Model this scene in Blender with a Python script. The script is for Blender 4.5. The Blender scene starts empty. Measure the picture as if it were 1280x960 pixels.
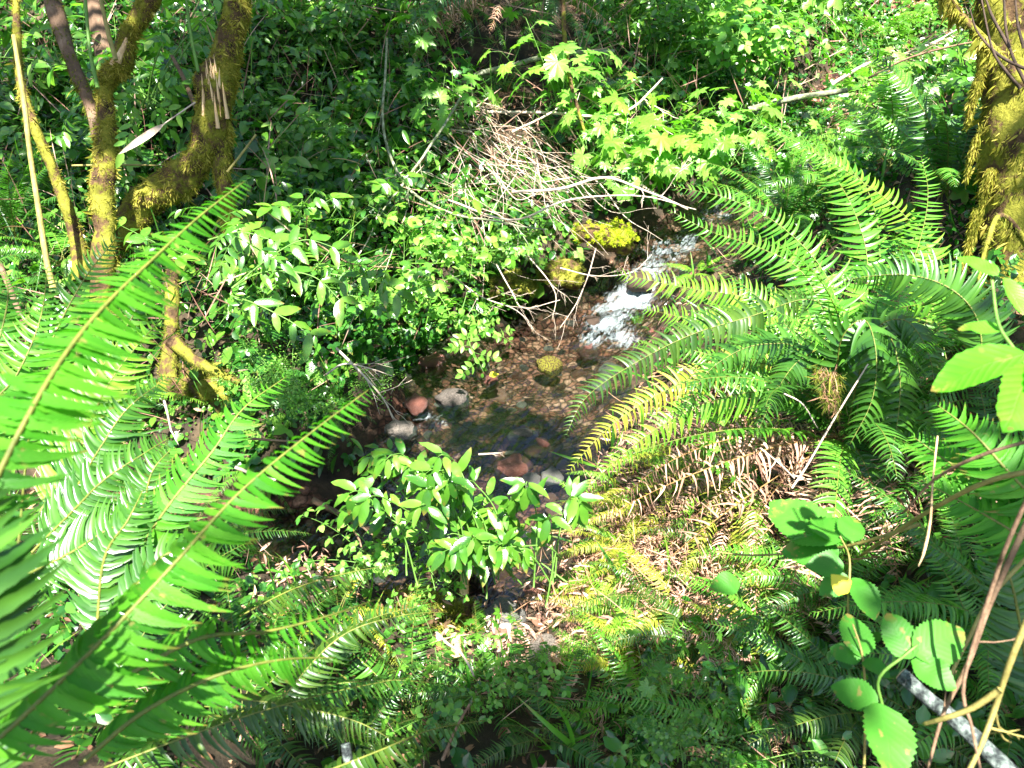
import bpy, math, random
import numpy as np
from mathutils import Vector, Matrix
rng = np.random.default_rng(7)
R = math.radians
sc = bpy.context.scene
COL = sc.collection

# ------------------------------------------------------------------ camera, world, sun, exposure
CAM = np.array([0.0, 0.0, 2.2]); PITCH = R(30); FPX = 960.0
cam_d = bpy.data.cameras.new('camera'); cam = bpy.data.objects.new('camera', cam_d); COL.objects.link(cam)
cam_d.lens = 27; cam_d.sensor_width = 36; cam_d.clip_start = 0.05; cam_d.clip_end = 300
cam.location = CAM; cam.rotation_euler = (R(90) - PITCH, 0, 0); sc.camera = cam
cam_d.dof.use_dof = True; cam_d.dof.focus_distance = 3.2; cam_d.dof.aperture_fstop = 7.0

SUN_DIR = np.array([0.04, -0.46, 0.88]); SUN_DIR /= np.linalg.norm(SUN_DIR)   # towards the sun
w = bpy.data.worlds.new('World'); sc.world = w; w.use_nodes = True
nt = w.node_tree; sky = nt.nodes.new('ShaderNodeTexSky'); sky.sky_type = 'NISHITA'; sky.sun_disc = False
sky.sun_elevation = math.asin(SUN_DIR[2]); sky.sun_rotation = math.atan2(SUN_DIR[0], SUN_DIR[1])
nt.links.new(sky.outputs[0], nt.nodes['Background'].inputs[0]); nt.nodes['Background'].inputs[1].default_value = 0.07
sd = bpy.data.lights.new('sun', 'SUN'); sd.energy = 5.0; sd.angle = R(0.55); sd.color = (1.0, 0.965, 0.90)
so = bpy.data.objects.new('sun', sd); COL.objects.link(so); so.location = (-3, -2, 9)
so.rotation_euler = Vector(SUN_DIR).to_track_quat('Z', 'Y').to_euler()
sc.view_settings.view_transform = 'Standard'; sc.view_settings.look = 'None'
sc.view_settings.exposure = 2.5; sc.view_settings.gamma = 1.0; sc.view_settings.use_curve_mapping = False
sc.render.engine = 'CYCLES'
cy = sc.cycles; cy.max_bounces = 7; cy.diffuse_bounces = 3; cy.glossy_bounces = 3; cy.transmission_bounces = 5
cy.transparent_max_bounces = 10; cy.caustics_reflective = False; cy.caustics_refractive = False
cy.use_denoising = True; cy.sample_clamp_indirect = 6.0

# ------------------------------------------------------------------ helpers
def nrm(v):
    v = np.asarray(v, float); n = np.linalg.norm(v, axis=-1, keepdims=True); return v / np.maximum(n, 1e-9)
def _hash(i, j, k, s):
    h = (i * 374761393 + j * 668265263 + k * 2147483647 + s * 1274126177) & 0xffffffff
    h = ((h ^ (h >> 13)) * 1274126177) & 0xffffffff
    return ((h ^ (h >> 16)) & 0xffff) / 65535.0
def noise(x, y, z=0.0, f=1.0, s=0, o=1):
    x = np.asarray(x, float) * f; y = np.asarray(y, float) * f; z = np.asarray(z, float) * f + 0 * x
    tot = 0; a = 1; an = 0
    for q in range(o):
        xi = np.floor(x).astype(np.int64); yi = np.floor(y).astype(np.int64); zi = np.floor(z).astype(np.int64)
        u = x - xi; v = y - yi; t = z - zi; u = u*u*(3-2*u); v = v*v*(3-2*v); t = t*t*(3-2*t)
        r = 0
        for dz in (0, 1):
            for dy in (0, 1):
                for dx in (0, 1):
                    r = r + _hash(xi+dx, yi+dy, zi+dz, s+q) * (u if dx else 1-u) * (v if dy else 1-v) * (t if dz else 1-t)
        tot = tot + a * (r * 2 - 1); an += a; a *= 0.5; x = x*2.03; y = y*2.03; z = z*2.03
    return tot / an
def sstep(a, b, x):
    t = np.clip((x - a) / (b - a), 0, 1); return t * t * (3 - 2 * t)
def pdir(px, py):
    x = (px - 640) / FPX; y = -(py - 480) / FPX
    return np.array([x, math.cos(PITCH) + y * math.sin(PITCH), -math.sin(PITCH) + y * math.cos(PITCH)])
def W(px, py, t): return CAM + t * pdir(px, py)
def proj(p):
    d = np.asarray(p, float) - CAM
    dep = d[..., 1] * math.cos(PITCH) - d[..., 2] * math.sin(PITCH); up = d[..., 1] * math.sin(PITCH) + d[..., 2] * math.cos(PITCH)
    return 640 + FPX * d[..., 0] / dep, 480 - FPX * up / dep, dep

# stream centre line: x, y, water level, half width
CL = np.array([(6.4, 13, 4.6, .3), (4.6, 9.6, 2.4, .3), (3.2, 7.5, 1.15, .3), (2.2, 6.3, .66, .30), (1.5, 5.45, .46, .30), (1.08, 5.03, .38, .30),
    (.78, 4.75, .13, .34), (.45, 4.40, .03, .48), (.10, 4.0, 0, .62), (-.10, 3.5, -.01, .60), (-.26, 3.05, -.05, .55),
    (-.36, 2.72, -.12, .50), (-.80, 2.62, -.17, .36), (-1.4, 2.80, -.22, .2), (-2.2, 3.0, -.26, .15), (-3.2, 3.3, -.3, .15), (-12, 3, -1.6, .4)])
def stream(x, y):
    x = np.asarray(x, float); y = np.asarray(y, float)
    best = np.full(x.shape, 1e9); zc = np.zeros(x.shape); ww = np.zeros(x.shape); sg = np.ones(x.shape)
    for i in range(len(CL) - 1):
        a = CL[i]; b = CL[i+1]; dx = b[0]-a[0]; dy = b[1]-a[1]; l2 = dx*dx+dy*dy
        t = np.clip(((x-a[0])*dx + (y-a[1])*dy) / l2, 0, 1)
        d = np.hypot(x-a[0]-t*dx, y-a[1]-t*dy)
        m = d < best; best = np.where(m, d, best)
        zc = np.where(m, a[2]+t*(b[2]-a[2]), zc); ww = np.where(m, a[3]+t*(b[3]-a[3]), ww)
        sg = np.where(m, np.sign(dx*(y-a[1]) - dy*(x-a[0])), sg)
    return best, zc, ww, sg
def H(x, y):
    x = np.asarray(x, float); y = np.asarray(y, float)
    d, zc, ww, sg = stream(x, y)
    ww = ww * (1 + 0.25 * noise(x, y, 0, 1.7, 5)); e = d - ww
    bed = -0.13 * (1 - np.clip(d / ww, 0, 1)**3) - 0.02
    ep = np.maximum(e, 0)
    far = 0.22 * sstep(0, .22, ep) + 0.52 * ep + 0.30 * np.maximum(ep - 1.3, 0) + 0.35 * np.maximum(ep - 3, 0)
    near = (0.07 + .20*sstep(.35, .8, -x)) * sstep(0, .15, ep) + 0.44 * np.minimum(ep, 1.5) + 0.05 * np.maximum(ep - 1.5, 0) + 0.30 * np.maximum(x - .9, 0) * sstep(.1, 1.2, ep)
    far = np.where(far > 9, 9 + (far - 9) * .1, far)
    h = np.where(e < 0, zc + bed, zc + bed*0 - 0.02 + np.where(sg > 0, near, far))
    am = sstep(0, .6, ep)
    h = h + am * (0.10 * noise(x, y, 0, 1.1, 11, 2) + 0.03 * noise(x, y, 0, 5, 12, 2)) + 0.018 * noise(x, y, 0, 9, 13, 2)
    return h
def G(px, py, lift=0.0):
    d = pdir(px, py); t = np.arange(.8, 18, .02); P = CAM + t[:, None] * d
    k = np.nonzero(P[:, 2] < H(P[:, 0], P[:, 1]) + lift)[0]
    i = k[0] if len(k) else len(t) - 1
    return P[i]

class MB:
    def __init__(s): s.V = []; s.F = []; s.A = []; s.M = []; s.n = 0
    def add(s, V, F, A=None, mat=0):
        V = np.asarray(V, float).reshape(-1, 3)
        if A is None: A = np.zeros((len(V), 3))
        s.V.append(V); s.A.append(A); s.F.append(np.asarray(F, np.int64) + s.n); s.M.append(mat); s.n += len(V); return s
    def build(s, name, mats, parent=None, smooth=True):
        me = bpy.data.meshes.new(name); V = np.concatenate(s.V); A = np.concatenate(s.A)
        li = np.concatenate([f.ravel() for f in s.F]); tot = np.concatenate([np.full(len(f), f.shape[1]) for f in s.F])
        mi = np.concatenate([np.full(len(f), m) for f, m in zip(s.F, s.M)])
        st = np.concatenate([[0], np.cumsum(tot)[:-1]])
        me.vertices.add(len(V)); me.vertices.foreach_set('co', V.ravel().astype(np.float32))
        me.loops.add(len(li)); me.loops.foreach_set('vertex_index', li.astype(np.int32))
        me.polygons.add(len(tot)); me.polygons.foreach_set('loop_start', st.astype(np.int32)); me.polygons.foreach_set('loop_total', tot.astype(np.int32))
        me.polygons.foreach_set('material_index', mi.astype(np.int32))
        me.polygons.foreach_set('use_smooth', np.full(len(tot), smooth))
        at = me.attributes.new('luv', 'FLOAT_VECTOR', 'POINT'); at.data.foreach_set('vector', A.ravel().astype(np.float32))
        for m in (mats if isinstance(mats, (list, tuple)) else [mats]): me.materials.append(m)
        me.update(calc_edges=True)
        if name is None: return me
        o = bpy.data.objects.new(name, me); COL.objects.link(o)
        if parent is not None: o.parent = parent
        return o
def tag(o, label=None, cat=None, group=None, kind=None):
    if label: o['label'] = label
    if cat: o['category'] = cat
    if group: o['group'] = group
    if kind: o['kind'] = kind
    return o
def empty(name, loc, label, cat, group=None):
    o = bpy.data.objects.new(name, None); COL.objects.link(o); o.location = loc; o.empty_display_size = .05
    return tag(o, label, cat, group)
def child(name, me, parent, loc=None, rot=None, scl=None):
    o = bpy.data.objects.new(name, me); COL.objects.link(o); o.parent = parent
    if loc is not None: o.location = loc
    if rot is not None: o.rotation_euler = rot
    if scl is not None: o.scale = (scl, scl, scl)
    return o
def smoothpath(P, n):
    P = np.asarray(P, float)
    if len(P) == 2: return P[0] + np.linspace(0, 1, n)[:, None] * (P[1]-P[0])
    Q = np.vstack([2*P[0]-P[1], P, 2*P[-1]-P[-2]]); seg = len(P)-1
    out = []
    for u in np.linspace(0, seg - 1e-9, n):
        i = int(u); t = u - i; p0, p1, p2, p3 = Q[i:i+4]
        out.append(.5*((2*p1)+(-p0+p2)*t+(2*p0-5*p1+4*p2-p3)*t*t+(-p0+3*p1-3*p2+p3)*t**3))
    return np.array(out)
def frames(P):
    T = nrm(np.gradient(P, axis=0)); N = np.zeros_like(P)
    n = np.cross(T[0], [0.3, .2, 1.0]); n = n / max(np.linalg.norm(n), 1e-6)
    for i in range(len(P)):
        n = n - T[i] * np.dot(n, T[i]); n = n / max(np.linalg.norm(n), 1e-6); N[i] = n
    return T, N, np.cross(T, N)
def tube(P, rad, k=8, amp=0.0, f=12, cap=True):
    P = np.asarray(P, float); n = len(P); rad = np.interp(np.linspace(0, 1, n), np.linspace(0, 1, len(np.atleast_1d(rad))), np.atleast_1d(rad))
    T, N, B = frames(P); a = np.linspace(0, 2*np.pi, k, endpoint=False)
    D = N[:, None]*np.cos(a)[None, :, None] + B[:, None]*np.sin(a)[None, :, None]
    V = P[:, None] + D * rad[:, None, None]
    if amp:
        nn = noise(V[..., 0], V[..., 1], V[..., 2], f, 3, 3); V = V + D * (nn * amp * rad[:, None])[..., None]
    i = np.arange(n-1)[:, None]*k; j = np.arange(k)[None]; j2 = (j+1) % k
    F = np.stack([i+j, i+j2, i+k+j2, i+k+j], -1).reshape(-1, 4)
    A = np.zeros((n*k, 3)); A[:, 0] = np.repeat(np.linspace(0, 1, n), k); A[:, 1] = np.tile(a/6.283, n); A[:, 2] = .5
    return V.reshape(-1, 3), F, A
def add_tube(mb, P, rad, k=8, amp=0.0, f=12, mat=0, cap=True):
    V, F, A = tube(P, rad, k, amp, f); base = mb.n; mb.add(V, F, A, mat)
    if cap:
        for e in (0, 1):
            c = P[0] if e == 0 else P[-1]; ring = np.arange(k) + (0 if e == 0 else len(V)-k)
            mb.add([c], np.zeros((0, 3)), np.full((1, 3), .5), mat); ci = mb.n-1
            f3 = np.stack([np.full(k, ci), base+ring, base+np.roll(ring, -1)], -1); mb.F.append(f3); mb.M.append(mat); mb.V.append(np.zeros((0, 3))); mb.A.append(np.zeros((0, 3)))

# ------------------------------------------------------------------ materials
def mat(name):
    m = bpy.data.materials.new(name); m.use_nodes = True; return m, m.node_tree, m.node_tree.nodes['Principled BSDF'], m.node_tree.nodes['Material Output']
def ramp(nt, stops):
    r = nt.nodes.new('ShaderNodeValToRGB'); els = r.color_ramp.elements
    while len(els) < len(stops): els.new(.5)
    for e, (p, c) in zip(els, stops): e.position = p; e.color = (*c, 1)
    return r
def leafmat(name, cols, transl=.35, rough=.38, veins=0.0, tcol=(1.15, 1.6, .5), spec=.5, spots=0.0):
    m, nt, bs, out = mat(name); L = nt.links
    at = nt.nodes.new('ShaderNodeAttribute'); at.attribute_name = 'luv'
    sep = nt.nodes.new('ShaderNodeSeparateXYZ'); L.new(at.outputs['Vector'], sep.inputs[0])
    tc = nt.nodes.new('ShaderNodeTexCoord'); no = nt.nodes.new('ShaderNodeTexNoise'); no.inputs['Scale'].default_value = 30; no.inputs['Detail'].default_value = 3
    L.new(tc.outputs['Object'], no.inputs['Vector'])
    mul = nt.nodes.new('ShaderNodeMath'); mul.operation = 'MULTIPLY_ADD'; L.new(no.outputs['Fac'], mul.inputs[0]); mul.inputs[1].default_value = .45; 
    sub = nt.nodes.new('ShaderNodeMath'); sub.operation = 'SUBTRACT'; L.new(sep.outputs[2], sub.inputs[0]); sub.inputs[1].default_value = .225
    L.new(sub.outputs[0], mul.inputs[2])
    rp = ramp(nt, cols); L.new(mul.outputs[0], rp.inputs[0]); colout = rp.outputs[0]
    if veins:
        ab = nt.nodes.new('ShaderNodeMath'); ab.operation = 'ABSOLUTE'; L.new(sep.outputs[1], ab.inputs[0])
        s1 = nt.nodes.new('ShaderNodeMath'); s1.operation = 'MULTIPLY_ADD'; L.new(ab.outputs[0], s1.inputs[0]); s1.inputs[1].default_value = -.55; L.new(sep.outputs[0], s1.inputs[2])
        s2 = nt.nodes.new('ShaderNodeMath'); s2.operation = 'MULTIPLY'; L.new(s1.outputs[0], s2.inputs[0]); s2.inputs[1].default_value = 30
        s3 = nt.nodes.new('ShaderNodeMath'); s3.operation = 'SINE'; L.new(s2.outputs[0], s3.inputs[0])
        s4 = nt.nodes.new('ShaderNodeMath'); s4.operation = 'POWER'; s5 = nt.nodes.new('ShaderNodeMath'); s5.operation = 'ABSOLUTE'; L.new(s3.outputs[0], s5.inputs[0]); L.new(s5.outputs[0], s4.inputs[0]); s4.inputs[1].default_value = .5
        mr = nt.nodes.new('ShaderNodeMapRange'); L.new(ab.outputs[0], mr.inputs[0]); mr.inputs[1].default_value = 0; mr.inputs[2].default_value = .03; mr.inputs[3].default_value = 0; mr.inputs[4].default_value = 1
        mm = nt.nodes.new('ShaderNodeMath'); mm.operation = 'MULTIPLY'; L.new(s4.outputs[0], mm.inputs[0]); L.new(mr.outputs[0], mm.inputs[1])
        bp = nt.nodes.new('ShaderNodeBump'); bp.inputs['Strength'].default_value = veins*.6; bp.inputs['Distance'].default_value = .004
        L.new(mm.outputs[0], bp.inputs['Height']); L.new(bp.outputs[0], bs.inputs['Normal'])
        mx = nt.nodes.new('ShaderNodeMix'); mx.data_type = 'RGBA'; mx.blend_type = 'MULTIPLY'; mx.inputs[0].default_value = 1
        r2 = ramp(nt, [(0, (1.5, 1.35, 1.3)), (.22, (1, 1, 1))]); L.new(mm.outputs[0], r2.inputs[0])
        r2.color_ramp.elements[0].color = (1.2, 1.15, 1.1, 1)
        L.new(colout, mx.inputs[6]); L.new(r2.outputs[0], mx.inputs[7]); colout = mx.outputs[2]
    if spots:
        n2 = nt.nodes.new('ShaderNodeTexNoise'); n2.inputs['Scale'].default_value = 55; n2.inputs['Detail'].default_value = 2; L.new(tc.outputs['Object'], n2.inputs['Vector'])
        r3 = ramp(nt, [(.66, (0, 0, 0)), (.72, (1, 1, 1))]); L.new(n2.outputs['Fac'], r3.inputs[0])
        mf = nt.nodes.new('ShaderNodeMath'); mf.operation = 'MULTIPLY'; L.new(r3.outputs[0], mf.inputs[0]); mf.inputs[1].default_value = spots
        mx = nt.nodes.new('ShaderNodeMix'); mx.data_type = 'RGBA'; L.new(mf.outputs[0], mx.inputs[0]); L.new(colout, mx.inputs[6]); mx.inputs[7].default_value = (.30, .22, .07, 1); colout = mx.outputs[2]
        mt = nt.nodes.new('ShaderNodeMapRange'); L.new(sep.outputs[0], mt.inputs[0]); mt.inputs[1].default_value = .72; mt.inputs[2].default_value = 1.0
        gt = nt.nodes.new('ShaderNodeMath'); gt.operation = 'GREATER_THAN'; L.new(n2.outputs['Fac'], gt.inputs[0]); gt.inputs[1].default_value = .52
        mf2 = nt.nodes.new('ShaderNodeMath'); mf2.operation = 'MULTIPLY'; L.new(mt.outputs[0], mf2.inputs[0]); L.new(gt.outputs[0], mf2.inputs[1])
        mx = nt.nodes.new('ShaderNodeMix'); mx.data_type = 'RGBA'; L.new(mf2.outputs[0], mx.inputs[0]); L.new(colout, mx.inputs[6]); mx.inputs[7].default_value = (.24, .17, .04, 1); colout = mx.outputs[2]
    L.new(colout, bs.inputs['Base Color']); bs.inputs['Roughness'].default_value = rough; bs.inputs['Specular IOR Level'].default_value = spec
    tr = nt.nodes.new('ShaderNodeBsdfTranslucent'); mc = nt.nodes.new('ShaderNodeMix'); mc.data_type = 'RGBA'; mc.blend_type = 'MULTIPLY'; mc.inputs[0].default_value = 1
    L.new(colout, mc.inputs[6]); mc.inputs[7].default_value = (*tcol, 1); L.new(mc.outputs[2], tr.inputs[0])
    ms = nt.nodes.new('ShaderNodeMixShader'); ms.inputs[0].default_value = transl; L.new(bs.outputs[0], ms.inputs[1]); L.new(tr.outputs[0], ms.inputs[2]); L.new(ms.outputs[0], out.inputs[0])
    return m
def roughmat(name, cols, scale=14, bump=.6, rough=.85, detail=8, dist=.02, stretch=(1, 1, 1), w=0.0, attr=0.0, spec=.3):
    m, nt, bs, out = mat(name); L = nt.links
    tc = nt.nodes.new('ShaderNodeTexCoord'); mp = nt.nodes.new('ShaderNodeMapping'); mp.inputs['Scale'].default_value = stretch; L.new(tc.outputs['Object'], mp.inputs[0])
    no = nt.nodes.new('ShaderNodeTexNoise'); no.inputs['Scale'].default_value = scale; no.inputs['Detail'].default_value = detail; no.inputs['Roughness'].default_value = .65; L.new(mp.outputs[0], no.inputs['Vector'])
    fac = no.outputs['Fac']
    if attr:
        at = nt.nodes.new('ShaderNodeAttribute'); at.attribute_name = 'luv'; sep = nt.nodes.new('ShaderNodeSeparateXYZ'); L.new(at.outputs['Vector'], sep.inputs[0])
        a1 = nt.nodes.new('ShaderNodeMath'); a1.operation = 'MULTIPLY_ADD'; L.new(sep.outputs[2], a1.inputs[0]); a1.inputs[1].default_value = attr; 
        a2 = nt.nodes.new('ShaderNodeMath'); a2.operation = 'SUBTRACT'; L.new(fac, a2.inputs[0]); a2.inputs[1].default_value = attr * .5; L.new(a2.outputs[0], a1.inputs[2]); fac2 = a1.outputs[0]
    else: fac2 = fac
    rp = ramp(nt, cols); L.new(fac2, rp.inputs[0]); L.new(rp.outputs[0], bs.inputs['Base Color'])
    bp = nt.nodes.new('ShaderNodeBump'); bp.inputs['Strength'].default_value = bump; bp.inputs['Distance'].default_value = dist; L.new(fac, bp.inputs['Height']); L.new(bp.outputs[0], bs.inputs['Normal'])
    bs.inputs['Roughness'].default_value = rough; bs.inputs['Specular IOR Level'].default_value = spec
    return m
M = {}
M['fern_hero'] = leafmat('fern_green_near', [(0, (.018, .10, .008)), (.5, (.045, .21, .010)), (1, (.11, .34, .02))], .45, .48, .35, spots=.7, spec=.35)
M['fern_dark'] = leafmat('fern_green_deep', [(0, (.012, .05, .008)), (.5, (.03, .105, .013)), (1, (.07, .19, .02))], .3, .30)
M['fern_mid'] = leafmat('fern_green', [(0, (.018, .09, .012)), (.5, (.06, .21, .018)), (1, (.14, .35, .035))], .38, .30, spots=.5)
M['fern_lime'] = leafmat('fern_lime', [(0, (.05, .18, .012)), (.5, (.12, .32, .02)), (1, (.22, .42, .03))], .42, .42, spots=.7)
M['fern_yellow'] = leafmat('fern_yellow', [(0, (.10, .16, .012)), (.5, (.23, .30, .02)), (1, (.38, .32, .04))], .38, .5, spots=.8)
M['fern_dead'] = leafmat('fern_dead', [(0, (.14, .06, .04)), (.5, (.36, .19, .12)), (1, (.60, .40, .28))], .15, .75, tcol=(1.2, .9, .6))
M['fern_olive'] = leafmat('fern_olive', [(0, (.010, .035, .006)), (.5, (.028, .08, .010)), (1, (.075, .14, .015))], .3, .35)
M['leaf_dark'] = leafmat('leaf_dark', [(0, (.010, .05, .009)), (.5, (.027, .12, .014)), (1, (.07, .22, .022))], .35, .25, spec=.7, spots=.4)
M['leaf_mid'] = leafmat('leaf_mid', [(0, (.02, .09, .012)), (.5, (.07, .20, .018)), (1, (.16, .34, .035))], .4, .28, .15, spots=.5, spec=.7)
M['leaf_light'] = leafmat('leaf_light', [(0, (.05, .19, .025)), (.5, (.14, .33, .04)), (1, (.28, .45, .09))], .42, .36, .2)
M['leaf_lime'] = leafmat('leaf_lime', [(0, (.07, .22, .018)), (.5, (.15, .36, .03)), (1, (.28, .46, .06))], .42, .42, .2)
M['leaf_bramble'] = leafmat('leaf_bramble', [(0, (.03, .15, .015)), (.5, (.06, .24, .022)), (1, (.10, .32, .03))], .42, .5, .12, spots=.7, spec=.35)
M['leaf_bright'] = leafmat('leaf_bright', [(0, (.05, .26, .008)), (.5, (.08, .38, .012)), (1, (.15, .46, .03))], .45, .42, .4, spots=.3)
M['leaf_yellow'] = leafmat('leaf_yellow', [(0, (.5, .42, .02)), (1, (.75, .62, .03))], .3, .5)
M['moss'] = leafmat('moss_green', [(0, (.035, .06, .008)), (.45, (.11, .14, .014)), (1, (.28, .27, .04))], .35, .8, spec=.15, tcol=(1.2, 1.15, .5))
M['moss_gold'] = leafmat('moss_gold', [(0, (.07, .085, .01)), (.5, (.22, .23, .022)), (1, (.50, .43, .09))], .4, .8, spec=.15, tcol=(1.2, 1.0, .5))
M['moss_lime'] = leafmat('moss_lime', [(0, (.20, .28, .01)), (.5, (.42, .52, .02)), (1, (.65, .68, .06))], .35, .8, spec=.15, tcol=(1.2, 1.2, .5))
M['litter'] = leafmat('litter', [(0, (.06, .025, .012)), (.5, (.24, .12, .06)), (1, (.52, .33, .2))], .15, .75, tcol=(1.1, .9, .7))
M['dead_pink'] = leafmat('dead_pink', [(0, (.16, .07, .05)), (.5, (.38, .21, .15)), (1, (.62, .42, .32))], .15, .75, tcol=(1.1, .9, .7))
M['stalk'] = roughmat('fern_stalk', [(.3, (.07, .09, .015)), (.7, (.17, .18, .03))], 60, .2, .5)
M['stalk_brown'] = roughmat('brown_stalk', [(.3, (.12, .06, .02)), (.7, (.30, .19, .06))], 60, .3, .6)
M['stem_green'] = roughmat('green_stem', [(.3, (.06, .16, .02)), (.7, (.14, .26, .05))], 40, .2, .5)
M['twig'] = roughmat('bleached_twig', [(.3, (.30, .22, .15)), (.55, (.52, .42, .33)), (.75, (.68, .58, .48))], 30, .4, .8, stretch=(1, 1, .4))
M['twig_brown'] = roughmat('brown_twig', [(.3, (.09, .05, .03)), (.6, (.22, .14, .08)), (.8, (.34, .25, .16))], 30, .5, .8)
M['twig_lichen'] = roughmat('lichen_twig', [(.3, (.07, .08, .035)), (.5, (.18, .20, .11)), (.7, (.38, .40, .28))], 36, .6, .85)
M['cane'] = roughmat('olive_cane', [(.3, (.14, .12, .03)), (.6, (.28, .24, .07)), (.8, (.34, .28, .12))], 25, .4, .6)
M['bark'] = roughmat('bark', [(.3, (.05, .03, .018)), (.55, (.16, .10, .06)), (.75, (.34, .25, .17))], 9, .9, .85, dist=.03, stretch=(1, 1, .25))
M['bark_dark'] = roughmat('dark_bark', [(.3, (.02, .014, .01)), (.6, (.07, .045, .03))], 20, .6, .8)
M['bark_lichen'] = roughmat('bark_lichen', [(.40, (.02, .025, .025)), (.5, (.08, .10, .09)), (.6, (.20, .24, .21)), (.72, (.36, .40, .36))], 60, .8, .85)
M['cutwood'] = roughmat('cut_wood', [(.3, (.35, .18, .08)), (.6, (.66, .45, .28))], 30, .2, .8)
M['bark_moss'] = roughmat('bark_moss', [(.36, (.03, .02, .012)), (.46, (.10, .06, .03)), (.52, (.15, .15, .02)), (.7, (.28, .26, .04))], 9, 1.0, .95, dist=.03, spec=.1)
M['raw_wood'] = roughmat('raw_wood', [(.3, (.40, .22, .09)), (.6, (.75, .52, .28)), (.8, (.85, .68, .45))], 12, .6, .8, stretch=(3, 3, .3))
M['soil'] = roughmat('soil', [(.25, (.008, .007, .005)), (.5, (.035, .025, .014)), (.65, (.08, .055, .03)), (.8, (.20, .13, .08))], 7, 1.0, .9, dist=.05, detail=12)
def bed_mix():
    m = M['soil']; nt = m.node_tree; L = nt.links; bs = nt.nodes['Principled BSDF']; old = bs.inputs['Base Color'].links[0].from_socket
    at = nt.nodes.new('ShaderNodeAttribute'); at.attribute_name = 'luv'; sep = nt.nodes.new('ShaderNodeSeparateXYZ'); L.new(at.outputs['Vector'], sep.inputs[0])
    tc = nt.nodes.new('ShaderNodeTexCoord'); vo = nt.nodes.new('ShaderNodeTexVoronoi'); vo.inputs['Scale'].default_value = 24; L.new(tc.outputs['Object'], vo.inputs['Vector'])
    s2 = nt.nodes.new('ShaderNodeSeparateColor'); L.new(vo.outputs['Color'], s2.inputs[0])
    rp = ramp(nt, [(0, (.08, .03, .02)), (.35, (.28, .10, .065)), (.7, (.46, .20, .13)), (1, (.62, .34, .24))]); L.new(s2.outputs[0], rp.inputs[0])
    no = nt.nodes.new('ShaderNodeTexNoise'); no.inputs['Scale'].default_value = 5; no.inputs['Detail'].default_value = 8; L.new(tc.outputs['Object'], no.inputs['Vector'])
    rp2 = ramp(nt, [(.36, (.22, .20, .18)), (.52, (1, 1, 1))]); L.new(no.outputs['Fac'], rp2.inputs[0])
    mu = nt.nodes.new('ShaderNodeMix'); mu.data_type = 'RGBA'; mu.blend_type = 'MULTIPLY'; mu.inputs[0].default_value = 1; L.new(rp.outputs[0], mu.inputs[6]); L.new(rp2.outputs[0], mu.inputs[7])
    nd = nt.nodes.new('ShaderNodeTexNoise'); nd.inputs['Scale'].default_value = 14; L.new(tc.outputs['Object'], nd.inputs['Vector'])
    vm = nt.nodes.new('ShaderNodeVectorMath'); vm.operation = 'MULTIPLY_ADD'; L.new(nd.outputs['Color'], vm.inputs[0]); vm.inputs[1].default_value = (.06, .06, .06); L.new(tc.outputs['Object'], vm.inputs[2]); L.new(vm.outputs[0], vo.inputs['Vector'])
    v2 = nt.nodes.new('ShaderNodeTexVoronoi'); v2.feature = 'DISTANCE_TO_EDGE'; v2.inputs['Scale'].default_value = 24; L.new(vm.outputs[0], v2.inputs['Vector'])
    r5 = ramp(nt, [(0, (.10, .09, .08)), (.22, (1, 1, 1))]); L.new(v2.outputs['Distance'], r5.inputs[0])
    n5 = nt.nodes.new('ShaderNodeTexNoise'); n5.inputs['Scale'].default_value = 70; n5.inputs['Detail'].default_value = 6; L.new(tc.outputs['Object'], n5.inputs['Vector']); r6 = ramp(nt, [(.3, (.45, .42, .40)), (.65, (1.2, 1.15, 1.1))]); L.new(n5.outputs['Fac'], r6.inputs[0])
    prev = mu.outputs[2]
    for rr_ in (r5, r6):
        m5 = nt.nodes.new('ShaderNodeMix'); m5.data_type = 'RGBA'; m5.blend_type = 'MULTIPLY'; m5.inputs[0].default_value = 1; L.new(prev, m5.inputs[6]); L.new(rr_.outputs[0], m5.inputs[7]); prev = m5.outputs[2]
    mx = nt.nodes.new('ShaderNodeMix'); mx.data_type = 'RGBA'; L.new(sep.outputs[0], mx.inputs[0]); L.new(old, mx.inputs[6]); L.new(prev, mx.inputs[7]); L.new(mx.outputs[2], bs.inputs['Base Color'])
bed_mix()
M['stone'] = roughmat('river_stone', [(.3, (.04, .035, .03)), (.5, (.12, .10, .085)), (.7, (.28, .24, .20))], 12, .9, .35, attr=.5)
M['stone_red'] = roughmat('red_stone', [(.3, (.10, .035, .025)), (.5, (.16, .06, .042)), (.7, (.30, .14, .10))], 14, .9, .3, attr=.7, spec=.6)
M['stone_grey'] = roughmat('grey_stone', [(.3, (.05, .05, .047)), (.5, (.14, .135, .12)), (.7, (.26, .25, .22))], 22, .9, .6)
M['gravel'] = roughmat('gravel', [(.3, (.16, .09, .06)), (.5, (.38, .25, .19)), (.7, (.62, .48, .40))], 15, .5, .7, attr=.9)

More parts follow.
